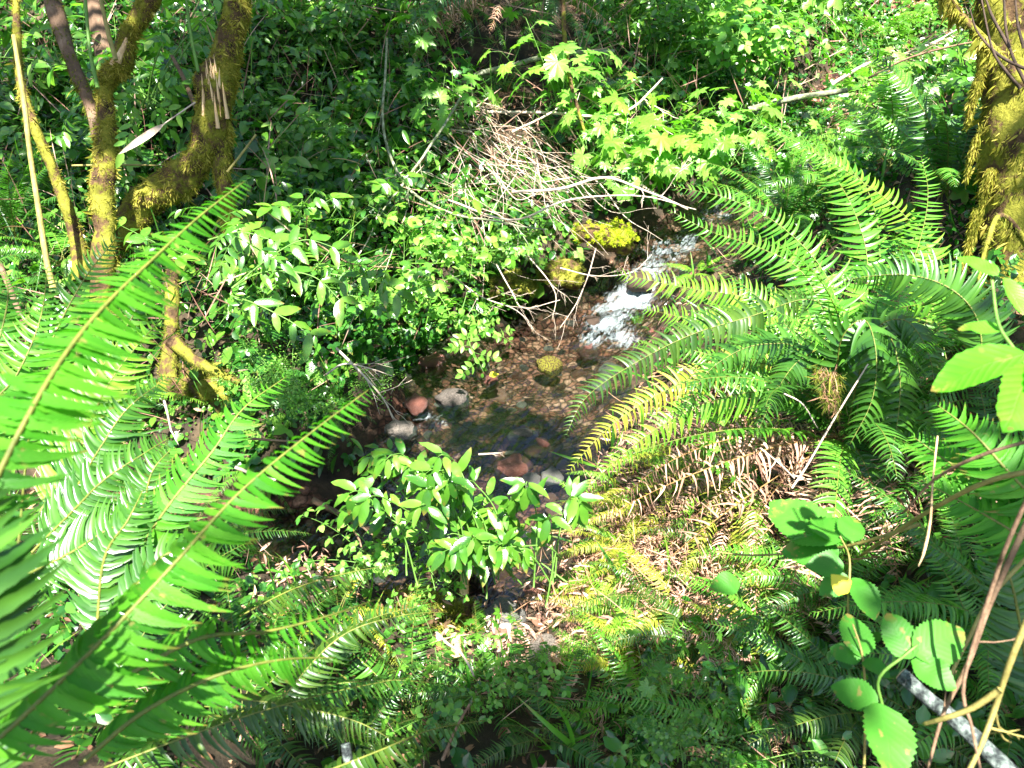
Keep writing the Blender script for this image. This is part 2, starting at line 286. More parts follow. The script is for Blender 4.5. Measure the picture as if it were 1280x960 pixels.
# water
def water_mat():
    m, nt, bs, out = mat('stream_water'); L = nt.links; nt.nodes.remove(bs)
    tc = nt.nodes.new('ShaderNodeTexCoord')
    mp = nt.nodes.new('ShaderNodeMapping'); mp.vector_type = 'TEXTURE'; mp.inputs['Rotation'].default_value = (0, 0, R(60)); mp.inputs['Scale'].default_value = (2.4, .8, 1); L.new(tc.outputs['Object'], mp.inputs[0])
    n1 = nt.nodes.new('ShaderNodeTexNoise'); n1.inputs['Scale'].default_value = 9; n1.inputs['Detail'].default_value = 5; n1.inputs['Distortion'].default_value = 1.2; L.new(mp.outputs[0], n1.inputs['Vector'])
    bp = nt.nodes.new('ShaderNodeBump'); bp.inputs['Strength'].default_value = .9; bp.inputs['Distance'].default_value = .035; L.new(n1.outputs['Fac'], bp.inputs['Height'])
    at = nt.nodes.new('ShaderNodeAttribute'); at.attribute_name = 'luv'; sep = nt.nodes.new('ShaderNodeSeparateXYZ'); L.new(at.outputs['Vector'], sep.inputs[0])
    n2 = nt.nodes.new('ShaderNodeTexNoise'); n2.inputs['Scale'].default_value = 40; n2.inputs['Detail'].default_value = 6; n2.inputs['Roughness'].default_value = .7; n2.inputs['Distortion'].default_value = .8; L.new(mp.outputs[0], n2.inputs['Vector'])
    ad = nt.nodes.new('ShaderNodeMath'); ad.operation = 'ADD'; L.new(sep.outputs[0], ad.inputs[0]); L.new(n2.outputs['Fac'], ad.inputs[1])
    fr_ = ramp(nt, [(.5, (0, 0, 0)), (1.0, (.8, .8, .8))]); fr_.color_ramp.elements[0].position = .68; L.new(ad.outputs[0], fr_.inputs[0])
    # scale so ramp stays in range
    ad2 = nt.nodes.new('ShaderNodeMath'); ad2.operation = 'MULTIPLY'; L.new(ad.outputs[0], ad2.inputs[0]); ad2.inputs[1].default_value = .8; L.new(ad2.outputs[0], fr_.inputs[0])
    fr = nt.nodes.new('ShaderNodeFresnel'); fr.inputs[0].default_value = 1.33; L.new(bp.outputs[0], fr.inputs['Normal'])
    gl = nt.nodes.new('ShaderNodeBsdfGlossy'); gl.inputs['Roughness'].default_value = .06; L.new(bp.outputs[0], gl.inputs['Normal'])
    tp = nt.nodes.new('ShaderNodeBsdfTransparent'); tp.inputs[0].default_value = (.52, .60, .58, 1)
    fm = nt.nodes.new('ShaderNodeMath'); fm.operation = 'MULTIPLY_ADD'; fm.use_clamp = True; L.new(fr.outputs[0], fm.inputs[0]); fm.inputs[1].default_value = 1.6; fm.inputs[2].default_value = .04
    m1 = nt.nodes.new('ShaderNodeMixShader'); L.new(fm.outputs[0], m1.inputs[0]); L.new(tp.outputs[0], m1.inputs[1]); L.new(gl.outputs[0], m1.inputs[2])
    df = nt.nodes.new('ShaderNodeBsdfPrincipled'); df.inputs['Base Color'].default_value = (.40, .46, .48, 1); df.inputs['Roughness'].default_value = .25; L.new(bp.outputs[0], df.inputs['Normal'])
    m2 = nt.nodes.new('ShaderNodeMixShader'); L.new(fr_.outputs[0], m2.inputs[0]); L.new(m1.outputs[0], m2.inputs[1]); L.new(df.outputs[0], m2.inputs[2]); L.new(m2.outputs[0], out.inputs[0])
    return m
M['water'] = water_mat()

# ------------------------------------------------------------------ leaf templates (x along, y across, z up), each (V, F, uv)
def t_leaf(n=5, w=.5, fold=.18, curl=.25, ser=0.0, peak=.38, petiole=0.0):
    u = np.linspace(0, 1, n+1); prof = (u**.62) * ((1-u)**.85); pk = np.max((np.linspace(0,1,99)**.62)*((1-np.linspace(0,1,99))**.85))
    hw = w * .5 * prof / pk; hw[0] = w*.04
    if ser: hw = hw * (1 + ser * np.where(np.arange(n+1) % 2, 1, -1)); hw[-1] = 0
    V = []; A = []
    for i in range(n+1):
        for s in (-1, 0, 1):
            x = u[i] - (ser * .12 if (s and i % 2 == 0 and ser) else 0)*(.5)
            V.append((x, s*hw[i], abs(s)*hw[i]*fold*2 - curl*u[i]**2*.6)); A.append((u[i], s*hw[i]/max(w, .01)*1.0, 0))
    F = []
    for i in range(n):
        a = i*3; F += [(a, a+1, a+4, a+3), (a+1, a+2, a+5, a+4)]
    return np.array(V), np.array(F), np.array(A)
def t_pinna(n=6, w=.2, sickle=.18, droop=.18, ser=0.0):
    u = np.linspace(0, 1, n+1); hw = w*.5*np.clip(1-u**1.5, 0, 1)**.8 * (1 - .1*u); hw[0] *= .7; hw[-1] = .004
    V = []; A = []
    for i in range(n+1):
        yc = sickle*u[i]**2.2
        for s in (-1, 0, 1):
            g = hw[i] * (1 + (ser if i % 2 else -ser))
            ex = w*.35 if (s == 1 and i == 0) else 0      # little ear at the base
            V.append((u[i]*(1-.1*sickle) , yc + s*(g+ex*.8), abs(s)*g*.35 - droop*u[i]**2)); A.append((u[i], s*g/w, 0))
    F = []
    for i in range(n):
        a = i*3; F += [(a, a+1, a+4, a+3), (a+1, a+2, a+5, a+4)]
    return np.array(V), np.array(F), np.array(A)
def t_palm(lobes=5, depth=.45, k=3, ser=.06, cup=.12, spread=150):
    # blade fan around the petiole joint; main lobe points +x
    th = np.linspace(-R(spread), R(spread), lobes*k*2+1); ln = []
    for i, t in enumerate(th):
        ph = (t/R(spread)*lobes/2 + .5) % 1 if lobes % 2 else (t/R(spread)*lobes/2) % 1
        l = 1 - depth * (2*abs(ph-.5))**.9
        size = 1 - .38*(abs(t)/R(spread))**1.3
        ln.append(l*size*(1 + (ser if i % 2 else -ser)))
    ln = np.array(ln); V = [(0, 0, 0)]; A = [(0, 0, 0)]
    for f in (.5, 1.0):
        for t, l in zip(th, ln):
            ll = l*f if f == 1 else min(l, .62)*.62
            x = ll*math.cos(t); y = ll*math.sin(t); V.append((x, y, -cup*ll*ll*1.6 + .05*math.sin(t*lobes*1.2)*ll)); A.append((ll, .5*abs(math.sin(t*2.5)), 0))
    n = len(th); F3 = [(0, 1+i, 2+i, 2+i) for i in range(n-1)]
    Fq = [(1+i, 1+n+i, 2+n+i, 2+i) for i in range(n-1)]
    tri = np.array([(0, 1+i, 2+i) for i in range(n-1)])
    return np.array(V), [tri, np.array(Fq)], np.array(A)
def inst(mb, tpl, X, Z, T, S, rnd, mat=0, mir=None):
    """copies of a template: X leaf direction, Z approx normal, T positions, S scale"""
    V, F, A = tpl; n = len(T)
    if n == 0: return
    X = nrm(X); Y = nrm(np.cross(Z, X)); Z2 = np.cross(X, Y); S = np.broadcast_to(np.asarray(S, float), (n,)) if np.ndim(S) < 2 else S
    VV = np.repeat(V[None], n, 0)
    if mir is not None: VV[:, :, 1] *= np.asarray(mir)[:, None]
    S3 = S[:, None, None]
    P = T[:, None] + S3*(VV[:, :, :1]*X[:, None] + VV[:, :, 1:2]*Y[:, None] + VV[:, :, 2:3]*Z2[:, None])
    AA = np.repeat(A[None], n, 0); AA[:, :, 2] = np.broadcast_to(np.asarray(rnd), (n,))[:, None]
    base = mb.n
    mb.add(P.reshape(-1, 3), np.zeros((0, 4)), AA.reshape(-1, 3), mat)
    for f in (F if isinstance(F, list) else [F]):
        FF = (f[None] + (np.arange(n)*len(V))[:, None, None] + base).reshape(-1, f.shape[1]); mb.F.append(FF); mb.M.append(mat)
        mb.V.append(np.zeros((0, 3))); mb.A.append(np.zeros((0, 3)))
T_OV = t_leaf(5, .55, .15, .25); T_OV_S = t_leaf(3, .6, .15, .2); T_OVH = t_leaf(13, .68, .12, .22, .07); T_LAN = t_leaf(7, .30, .22, .35); T_ROUND = t_leaf(4, .85, .1, .1)
T_PAL = t_palm(5, .42, 3); T_PAL7 = t_palm(7, .40, 3, .08); T_PALL = t_palm(3, .5, 2, .04, .1, 120)
T_GRASS = t_leaf(5, .06, .2, .9)

# ------------------------------------------------------------------ ferns
def frond_mesh(P, up, plen, pairs, s0=.12, fwd=.25, lift=(-.12, -.12), width=.19, det=6, prof='sword', sick=.2, droop=.2, ser=0, rr=.004, jit=.06, seed=0, missing=0.0):
    g = np.random.default_rng(seed); P = smoothpath(P, 60) if len(P) < 30 else P
    seg = np.concatenate([[0], np.cumsum(np.linalg.norm(np.diff(P, axis=0), axis=1))]); L = seg[-1]; sn = seg/L
    T = nrm(np.gradient(P, axis=0))
    U = np.asarray(up, float); U = np.repeat(U[None], len(P), 0) if U.ndim == 1 else U
    s = np.linspace(s0, .995, pairs)
    ip = lambda Q, ss: np.stack([np.interp(ss, sn, Q[:, k]) for k in range(3)], -1)
    mb = MB()
    for side in (-1, 1):
        ss = np.clip(s + g.normal(0, .15/pairs, pairs) + (0.3/pairs if side > 0 else 0), 0, 1); pos = ip(P, ss); t = nrm(ip(T, ss)); u = ip(U, ss)
        B = nrm(np.cross(t, u)); N = nrm(np.cross(B, t))
        q = (ss-s0)/(1-s0)
        if prof == 'sword': pf = np.minimum(1, .55+2.2*q) * np.clip(1-q, 0, 1)**.45 * (1-.1*q)
        elif prof == 'wide': pf = np.minimum(1, .8+1.5*q) * np.clip(1-q, 0, 1)**.75
        else: pf = np.sin(np.pi*np.clip(q*.93+.07, 0, 1))**.8
        ln = plen*np.maximum(pf, .05)*(1+g.normal(0, .09, pairs)); keep = g.random(pairs) >= missing
        fw = fwd + .35*q**3 + g.normal(0, jit, pairs)
        lf = lift[0 if side < 0 else 1] + g.normal(0, jit*1.5, pairs)
        D = B*side + t*fw[:, None] + N*lf[:, None]
        Z = N - nrm(D)*np.sum(N*nrm(D), 1, keepdims=True) + t*g.normal(.12, jit*2, pairs)[:, None]
        # template +y must point towards the tip
        Y = np.cross(nrm(Z), nrm(D)); mir = np.where(np.sum(Y*t, 1) > 0, 1, -1)
        tpl = t_pinna(det, width, sick, droop, ser)
        inst(mb, tpl, D[keep], Z[keep], pos[keep], ln[keep], np.clip(.5+.5*g.normal(0, .35, pairs)[keep] + .15, 0, 1), 0, mir[keep])
    st = MB(); add_tube(st, P[::2], [rr*.75, rr*.6, rr*.2], 6)
    return mb, st
FRV = {}
def frond_variant(kind, i, matname, deadlook=False):
    key = (kind, i, matname)
    if key in FRV: return FRV[key]
    g = np.random.default_rng(100+i*7+len(kind))
    e0, e1, pl, pr, wd = {'sword': (62, -22, .125, 44, .17), 'low': (38, -30, .12, 44, .17), 'tall': (78, 18, .12, 46, .17), 'lace': (50, -25, .10, 34, .26), 'hang': (5, -62, .115, 44, .16)}[kind]
    e0 += g.normal(0, 6); e1 += g.normal(0, 9); s = np.linspace(0, 1, 50); e = np.radians(e0+(e1-e0)*s**1.1); az = np.radians(g.normal(0, 12))*s**1.5
    dP = np.stack([np.cos(e)*np.cos(az), np.cos(e)*np.sin(az), np.sin(e)], -1)/49; P = np.concatenate([[np.zeros(3)], np.cumsum(dP[:-1], 0)])
    up = np.stack([-np.sin(e)*np.cos(az), -np.sin(e)*np.sin(az), np.cos(e)], -1); roll = g.normal(0, .35); T = nrm(dP); up = up*math.cos(roll) + np.cross(T, up)*math.sin(roll)
    mb, st = frond_mesh(P, up, pl, pr, .14, .22, (-.18, -.18), wd if not deadlook else .11, 4 if not deadlook else 3, 'sword' if kind != 'lace' else 'wide', seed=i+3, rr=.0038, jit=.08 if not deadlook else .3, droop=.22 if not deadlook else .5, missing=.03 if not deadlook else .25)
    a = mb.build('frond', M[matname]); b = st.build('stalk', M['stalk_brown' if deadlook else 'stalk'])
    FRV[key] = (a.data, b.data); bpy.data.objects.remove(a); bpy.data.objects.remove(b)
    return FRV[key]
def fern(label, loc, n=12, size=.8, az=(0, 360), kinds=('sword', 'low'), mats=('fern_mid',), dead=0, group=None, cat='fern', tilt=(0, 0), name='sword_fern', seed=None, stalks=True):
    loc = np.asarray(loc, float); g = np.random.default_rng(abs(hash((round(float(loc[0])*100), round(float(loc[1])*100), n))) % 99999 if seed is None else seed)
    root = empty(name, loc, label, cat, group); root.rotation_euler = (R(tilt[0]), R(tilt[1]), 0)
    for i in range(n):
        a = az[0] + (az[1]-az[0])*(i+.5+g.normal(0, .25))/n
        fm, sm = frond_variant(kinds[g.integers(len(kinds))], int(g.integers(5)), mats[g.integers(len(mats))])
        f = child('frond', fm, root, (g.normal(0, .015), g.normal(0, .015), 0), (g.normal(0, .12), g.normal(0, .10), R(a)), size*g.uniform(.75, 1.12))
        if stalks: child('stalk', sm, f)
    for i in range(dead):
        fm, sm = frond_variant('hang', int(g.integers(3)), 'fern_dead', True)
        f = child('dead_frond', fm, root, (0, 0, -.02), (g.normal(0, .15), g.normal(0, .1), R(g.uniform(*az))), size*g.uniform(.5, .8))
        f['label'] = 'withered brown frond hanging under the green ones'
        if stalks: child('stalk', sm, f)
    return root
def hero(root, pts, plen, pairs, lift=(-.1, -.1), cam_up=.7, matname='fern_hero', seed=1, fwd=.3, width=.22, det=10, s0=.05, sick=.22, droop=.15, prof='sword', rr=.0045, ser=.08, jit=.08, label=None, missing=.03, updir=(0, 0, 1), roll=0.0):
    P = smoothpath([W(*p) for p in pts], 60); c = nrm(CAM - P); up = nrm(c*cam_up + np.asarray(updir)[None]*(1-cam_up))
    if roll: T = nrm(np.gradient(P, axis=0)); up = up*math.cos(roll) + np.cross(T, up)*math.sin(roll)
    mb, st = frond_mesh(P, up, plen, pairs, s0, fwd, lift, width, det, prof, sick, droop, ser, rr, jit, seed, missing)
    off = np.array(root.location)
    for b in (mb, st): b.V = [v-off if len(v) else v for v in b.V]
    f = mb.build('frond', M[matname], root); st.build('stalk', M['stalk_brown' if matname == 'fern_dead' else 'stalk'], f)
    if label: f['label'] = label
    return f

# ------------------------------------------------------------------ leafy plants
SHV = {}
def plant_variant(kind, i, matname, stem='stem_green'):
    """one upright or arching leafy stem, 1 m long in local space"""
    key = (kind, i, matname, stem)
    if key in SHV: return SHV[key]
    g = np.random.default_rng(500+i*13+len(kind)); s = np.linspace(0, 1, 14)
    lean = {'palm': .25, 'pinnate': .5}.get(kind, .4)*g.uniform(.6, 1.3)
    P = np.stack([lean*s**1.6, .08*np.sin(s*3+g.uniform(0, 6))*s, s*(1-.25*lean*s)], -1)
    st = MB(); add_tube(st, P, [.007, .0025], 5); lf = MB()
    def at(u): return np.array([np.interp(u, s, P[:, k]) for k in range(3)])
    X = []; Z = []; T = []; S = []; RR = []
    def leaf(p, d, size, n=None):
        X.append(d); Z.append(np.array([0, 0, 1.0])+g.normal(0, .35, 3) if n is None else n); T.append(p); S.append(size); RR.append(np.clip(g.normal(.55, .25), 0, 1))
    if kind == 'ovate':      # opposite pairs
        for j, u in enumerate(np.linspace(.15, .98, 13)):
            p = at(u); a0 = j*1.57+g.normal(0, .4)
            for sd_ in (0, math.pi):
                a = a0+sd_+g.normal(0, .3); d = np.array([math.cos(a), math.sin(a), g.normal(-.15, .25)]); q = p+d*.03; leaf(q, d, g.uniform(.08, .13)*(1.1-.4*u))
            if j % 2 == 0 and u < .9:  # side shoot
                a = a0+1.5; d = np.array([math.cos(a), math.sin(a), .45]); Q = p+np.linspace(0, .22, 5)[:, None]*d; add_tube(st, Q, [.003, .0012], 4)
                for v in (.4, .7, 1):
                    for sg_ in (-1, 1):
                        b = a+sg_*1.1; dd = np.array([math.cos(b), math.sin(b), g.normal(-.1, .3)]); leaf(p+d*.22*v, dd, g.uniform(.07, .11))
                leaf(Q[-1], d+[0, 0, -.4], .11)
        tpl = T_OV
    elif kind == 'tri':     # three leaflets on a petiole
        for j, u in enumerate(np.linspace(.2, 1, 10)):
            p = at(u); a = j*2.4+g.normal(0, .3); d = np.array([math.cos(a), math.sin(a), .35]); q = p+d*g.uniform(.07, .13); add_tube(st, np.array([p, (p+q)/2+[0, 0, .01], q]), [.0022, .0015], 4)
            n = np.array([0, 0, 1.0])+g.normal(0, .3, 3); z = g.uniform(.075, .12)
            for b, sc_ in ((0, 1.1), (1.25, .9), (-1.25, .9)):
                dd = np.array([math.cos(a+b), math.sin(a+b), -.15]); leaf(q+dd*.008, dd, z*sc_, n)
        tpl = T_OVH if i >= 50 else t_leaf(7, .66, .14, .25, .06)
    elif kind == 'palm':
        for j, u in enumerate(np.linspace(.45, 1, 6)):
            p = at(u); a = j*2.4+g.normal(0, .3); d = np.array([math.cos(a), math.sin(a), .45]); q = p+d*g.uniform(.10, .2); add_tube(st, np.array([p, (p+q)/2+[0, 0, .012], q]), [.003, .002], 4)
            leaf(q, d*[1, 1, 0]+[0, 0, -.25], g.uniform(.10, .22), np.array([0, 0, 1.0])+g.normal(0, .42, 3)+d*.2)
        tpl = T_PAL7
    elif kind == 'pinnate':
        for j, u in enumerate(np.linspace(.3, 1, 6)):
            p = at(u); a = j*2.4+g.normal(0, .3); d = np.array([math.cos(a), math.sin(a), .25]); ln = g.uniform(.2, .3); v = np.linspace(0, 1, 6)[:, None]
            Q = p+d*ln*v+np.array([0, 0, -.09])*v**2; add_tube(st, Q, [.002, .001], 4)
            for k in (2, 3, 4):
                for sg_ in (-1, 1):
                    b = a+sg_*1.0; leaf(Q[k], np.array([math.cos(b), math.sin(b), -.35]), g.uniform(.085, .115))
            leaf(Q[5], np.array([math.cos(a), math.sin(a), -.4]), .12)
        tpl = t_leaf(6, .38, .16, .3)
    elif kind == 'small':   # fine round leaves
        for j in range(60):
            u = g.uniform(.1, 1); p = at(u); d = g.normal(0, 1, 3); d[2] = abs(d[2])*.5; d = d/np.linalg.norm(d); q = p+d*g.uniform(.03, .2); leaf(q, d*[1, 1, .3], g.uniform(.03, .05))
            if j % 3 == 0: add_tube(st, np.array([p, q]), [.0015, .001], 3)
        tpl = T_ROUND
    inst(lf, tpl, np.array(X), np.array(Z), np.array(T), np.array(S), np.array(RR))
    a = lf.build('foliage', M[matname]); b = st.build('stem', M[stem])
    SHV[key] = (b.data, a.data); bpy.data.objects.remove(a); bpy.data.objects.remove(b); return SHV[key]
def shrub(name, label, loc, kind, n, size, mats, cat='shrub', group=None, spread=25, az=(0, 360), stem='stem_green', seed=None, lean=0.0):
    loc = np.asarray(loc, float); g = np.random.default_rng(abs(hash((round(float(loc[0])*100), round(float(loc[1])*100), n, kind[0] == 'o'))) % 99999 if seed is None else seed)
    root = empty(name, loc, label, cat, group)
    for i in range(n):
        sm, lm = plant_variant(kind, int(g.integers(5)), mats[g.integers(len(mats))], stem); a = az[0]+(az[1]-az[0])*(i+g.uniform(.2, .8))/n
        s = child('stem', sm, root, (g.normal(0, .03), g.normal(0, .03), -.02), (g.normal(0, .12), R(g.uniform(.1, 1)*spread+lean), R(a)), size*g.uniform(.7, 1.15)); child('foliage', lm, s)
    return root

# ================================================================== SETTING
def grid_sheet(name, xs, ys, zf, m, keep=None, attr=None):
    X, Y = np.meshgrid(xs, ys); Z = zf(X, Y); n, k = X.shape
    i = np.arange(n-1)[:, None]*k; j = np.arange(k-1)[None]
    F = np.stack([i+j, i+j+1, i+k+j+1, i+k+j], -1).reshape(-1, 4)
    if keep is not None: kk = keep(X, Y).ravel(); F = F[kk[F].all(1)]
    A = np.zeros((X.size, 3)) if attr is None else attr(X, Y)
    mb = MB(); mb.add(np.stack([X, Y, Z], -1).reshape(-1, 3), F, A); o = mb.build(name, m); o['kind'] = 'structure'; return o
def nonuni(lo, a, b, hi, fine, coarse): return np.concatenate([np.arange(lo, a, coarse), np.arange(a, b, fine), np.arange(b, hi, coarse)])
def ground_attr(X, Y):
    d, zc, ww, sg = stream(X, Y); A = np.zeros((X.size, 3)); A[:, 0] = (1-sstep(.85, 1.08, d/ww)).ravel(); return A
grid_sheet('ground', nonuni(-40, -5, 6.5, 40, .045, .6), nonuni(-8, .5, 9, 45, .045, .6), H, M['soil'], None, ground_attr)

def water_z(x, y):
    d, zc, ww, sg = stream(x, y)
    # average the level a little so the steps read as smooth falls
    r = .012*noise(x, y, 0, 6, 21, 2) + .006*noise(x, y, 0, 17, 22, 2)
    steep = foam_at(x, y); return zc + r*(1+2.2*steep) + .03*steep*noise(x, y, 0, 11, 23, 2)
FOAM = [(.9, 4.85, .2, .95), (.68, 4.6, .2, .95), (.5, 4.32, .13, .8), (.2, 4.25, .1, .5), (-.05, 3.9, .08, .4), (-.3, 3.62, .1, .5), (-.5, 3.52, .12, .75), (.25, 3.7, .06, .35), (-.5, 2.9, .12, .4), (-.66, 2.75, .12, .5), (.80, 4.72, .26, .9), (.60, 4.48, .22, .8), (1.12, 5.08, .30, .75), (1.5, 5.5, .3, .6), (.95, 4.9, .16, .8), (.40, 4.25, .16, .35), (-.42, 3.45, .15, .6), (-.55, 3.25, .12, .45), (.1, 3.85, .07, .3), (-.72, 2.62, .2, .25), (.72, 4.30, .2, .75), (2.3, 6.4, .4, .5)]
def foam_at(x, y):
    f = np.zeros(np.shape(x))
    for a, b, r, s in FOAM: f = np.maximum(f, s*np.exp(-((x-a)**2+(y-b)**2)/(r*r)))
    return f
def water_attr(X, Y):
    A = np.zeros((X.size, 3)); A[:, 0] = (foam_at(X, Y)*.58+.28*foam_at(X, Y)*noise(X, Y, 0, 9, 77, 2)).ravel(); return A
grid_sheet('stream_water', np.arange(-3.2, 3.4, .02), np.arange(1.4, 6.3, .02), water_z, M['water'], lambda x, y: (lambda s: s[0] < s[2]*1.35+.04)(stream(x, y)), water_attr)

# stones
def rock_mesh(seed, flat=.6, rough=.5):
    import bmesh
    bm = bmesh.new(); bmesh.ops.create_icosphere(bm, subdivisions=3, radius=1)
    V = np.array([v.co for v in bm.verts]); F = np.array([[v.index for v in f.verts] for f in bm.faces]); bm.free()
    n = noise(V[:, 0]+seed*7, V[:, 1], V[:, 2], 1.3, seed, 3)*rough + noise(V[:, 0], V[:, 1]+seed, V[:, 2], 3, seed+4, 2)*.12
    V = V*(1+n)[:, None]*np.array([1, .75+.1*(seed % 3), flat]); A = np.zeros((len(V), 3)); A[:, 2] = (seed*.37) % 1
    mb = MB(); mb.add(V, F, A); return mb
ROCK = {}
def rock(name, label, p, size, matname, group=None, seed=0, rz=0, flat=.6, moss=None, cat='stone'):
    k = (seed % 6, matname, flat)
    if k not in ROCK:
        o = rock_mesh(seed % 6, flat).build('stone', M[matname]); ROCK[k] = o.data; bpy.data.objects.remove(o)
    o = bpy.data.objects.new(name, ROCK[k]); COL.objects.link(o); o.location = p; o.scale = (size,)*3; o.rotation_euler = (0, 0, rz)
    return tag(o, label, cat, group)
g = np.random.default_rng(5)
cnt = 0
while cnt < 210:
    x = g.uniform(-1.6, 1.5); y = g.uniform(2.2, 5.3); d, zc, ww, sg = [float(v) for v in stream(x, y)]
    if d > ww*1.12: continue
    px, py, dp = proj(np.array([x, y, zc]))
    if px < 300 or px > 900: continue
    edge = d > ww*.75; sz = float(g.uniform(.012, .04) if g.random() < .85 else g.uniform(.04, .075)); red = g.random() < .6
    rock('river_stone', 'small reddish stone lying under the clear shallow water of the stream' if red else 'small grey-brown stone lying under the clear shallow water of the stream',
         (x, y, float(H(x, y))-sz*.05), sz, 'stone_red' if red else 'stone', 'reddish stones on the stream bed' if red else 'grey-brown stones on the stream bed', int(g.integers(6)), float(g.uniform(0, 6)))
    cnt += 1
for (px, py, z, s, mm, lb, fl) in [
    (685, 458, .0, .075, 'bark_moss', 'moss-capped round stone breaking the surface in the middle of the stream', .8),
    (612, 478, -.03, .06, 'stone_red', 'stone under the small yellow fallen leaf in the stream', .6),
    (655, 545, -.05, .075, 'stone', 'pale tan stone shining through the dark water below the centre', .6),
    (672, 560, -.06, .08, 'stone_red', 'orange-brown stone beside the pale tan one in the dark water', .5),
    (640, 585, -.06, .11, 'stone_red', 'broad flat brown stone under water near the tip of the yellowing fern', .35),
    (565, 500, -.02, .09, 'stone', 'dark wet stone at the left edge of the riffle', .6),
    (590, 440, -.05, .10, 'stone_red', 'large reddish rock at the far bank beneath the hanging twigs', .5),
    (540, 455, -.03, .10, 'stone_red', 'dark red rock in shade under the light green leaves', .7),
    (735, 440, -.02, .08, 'stone_red', 'rounded rock washed by white water at the foot of the fall', .5),
    (760, 395, .04, .10, 'bark_dark', 'boulder splitting the white water below the mossy mound', .6),
    (800, 352, .22, .09, 'bark_dark', 'dark wet rock standing in the white water under the twigs', .7),
    (742, 402, .06, .06, 'bark_dark', 'small dark rock in the tail of the white water', .7),
    (500, 540, -.05, .08, 'stone', 'dark rock beside the small white riffle on the left', .6),
    (690, 598, -.05, .06, 'stone_grey', 'small grey stone at the water edge above the drooping leaflets', .7),
    (665, 603, -.05, .055, 'stone_grey', 'dark pebble left of the small grey stone at the water edge', .7),
    (520, 505, .03, .07, 'stone_red', 'small red-brown rock at the shaded left bank of the stream', .7),
    (630, 778, .10, .085, 'stone_grey', 'smooth grey oval stone on the pink gravel at the bottom centre', .6),
    (668, 745, .10, .05, 'stone_red', 'reddish knob of rock just above the grey oval stone', .7),
    (590, 690, -.02, .10, 'stone', 'dark wet rock under the drooping leaflets at the near water edge', .7),
    (680, 820, .16, .06, 'stone', 'purplish stone below the grey oval stone among dead leaves', .7)]:
    yv = -(py-480)/FPX; t = (2.2-z)/(.5-.866*yv); p = W(px, py, t) if py < 730 else G(px, py)+[0, 0, s*.25]
    rock('rock' if s > .08 else 'stone', lb, p, s, mm, None, int(px) % 6, px*.1, fl, cat='stone' if s < .1 else 'rock')
# gravel patch on the near bank
gp = G(628, 790)
for i in range(70):
    a = g.uniform(0, 6.28); r = abs(g.normal(0, .11)); x = gp[0]+r*math.cos(a)*.8; y = gp[1]+r*math.sin(a)*1.5
    s = float(g.uniform(.008, .026)); rock('pebble', 'little pinkish pebble in the gravel patch round the grey oval stone', (x, y, float(H(x, y))+s*.3), s, 'gravel', 'pink pebbles on the near bank', int(g.integers(6)), float(g.uniform(0, 6)), .6, cat='pebble')
# yellow fallen leaf
mb = MB(); p = W(612, 470, (2.2-.07)/(.5-.866*(10/960.))); inst(mb, T_ROUND, np.array([[1, .4, .1]]), np.array([[0, -.3, 1]]), np.array([p]), .055, .6)
tag(mb.build('fallen_leaf', M['leaf_yellow']), 'small bright yellow fallen leaf lying on a stone in the stream', 'leaf')

# ================================================================== mossy wood
def hairs(V, T, k, n, length, m, g, droop=.6, parent=None, off=None, name='moss', wd=.12):
    n = int(n*5); length = length*.36; wd = wd*1.6
    """strands on a tube surface: V grid (rings*k)"""
    rings = len(V)//k; P = V.reshape(rings, k, 3); cen = P.mean(1, keepdims=True)
    i = g.integers(0, rings-1, n); j = g.integers(0, k, n); u = g.random(n)[:, None]; v = g.random(n)[:, None]; j2 = (j+1) % k
    pos = (P[i, j]*(1-u)+P[i+1, j]*u)*(1-v)+(P[i, j2]*(1-u)+P[i+1, j2]*u)*v
    pk = noise(pos[:, 0], pos[:, 1], pos[:, 2], 7, 31, 2)+g.normal(0, .12, n) > -.36; pos, u, i = pos[pk], u[pk], i[pk]; n = len(pos)
    N = nrm(pos-(cen[i, 0]*(1-u)+cen[i+1, 0]*u)); cl = noise(pos[:, 0], pos[:, 1], pos[:, 2], 18, 9, 2)
    D = nrm(N*.55+np.array([0, 0, -droop])+g.normal(0, .5, (n, 3))); L = length*np.exp(g.normal(-.2, .45, n))*(1+.9*cl)
    mb = MB(); tpl = t_leaf(3, wd, .1, .5); inst(mb, tpl, D, nrm(N+g.normal(0, .6, (n, 3))), pos-N*.003, L, np.clip(.5+.5*cl+g.normal(0, .2, n), 0, 1))
    return mb.build(name, m, parent)
def limb(root, name, pts, rad, m, amp=.25, k=14, moss=0, mm='moss', hl=.03, n=40, f=10, droop=.6, label=None, world=False, child_moss=True):
    P = smoothpath(pts if world else [W(*p) for p in pts], n) - np.array(root.location)
    mb = MB(); add_tube(mb, P, rad, k, amp, f); o = mb.build(name, M[m], root)
    if label: o['label'] = label
    if moss:
        V, F, A = tube(P, rad, k, amp, f); hairs(V, None, k, moss, hl, M[mm], np.random.default_rng(int(abs(P[0, 0]*1000)) % 9999), droop, o)
    return o
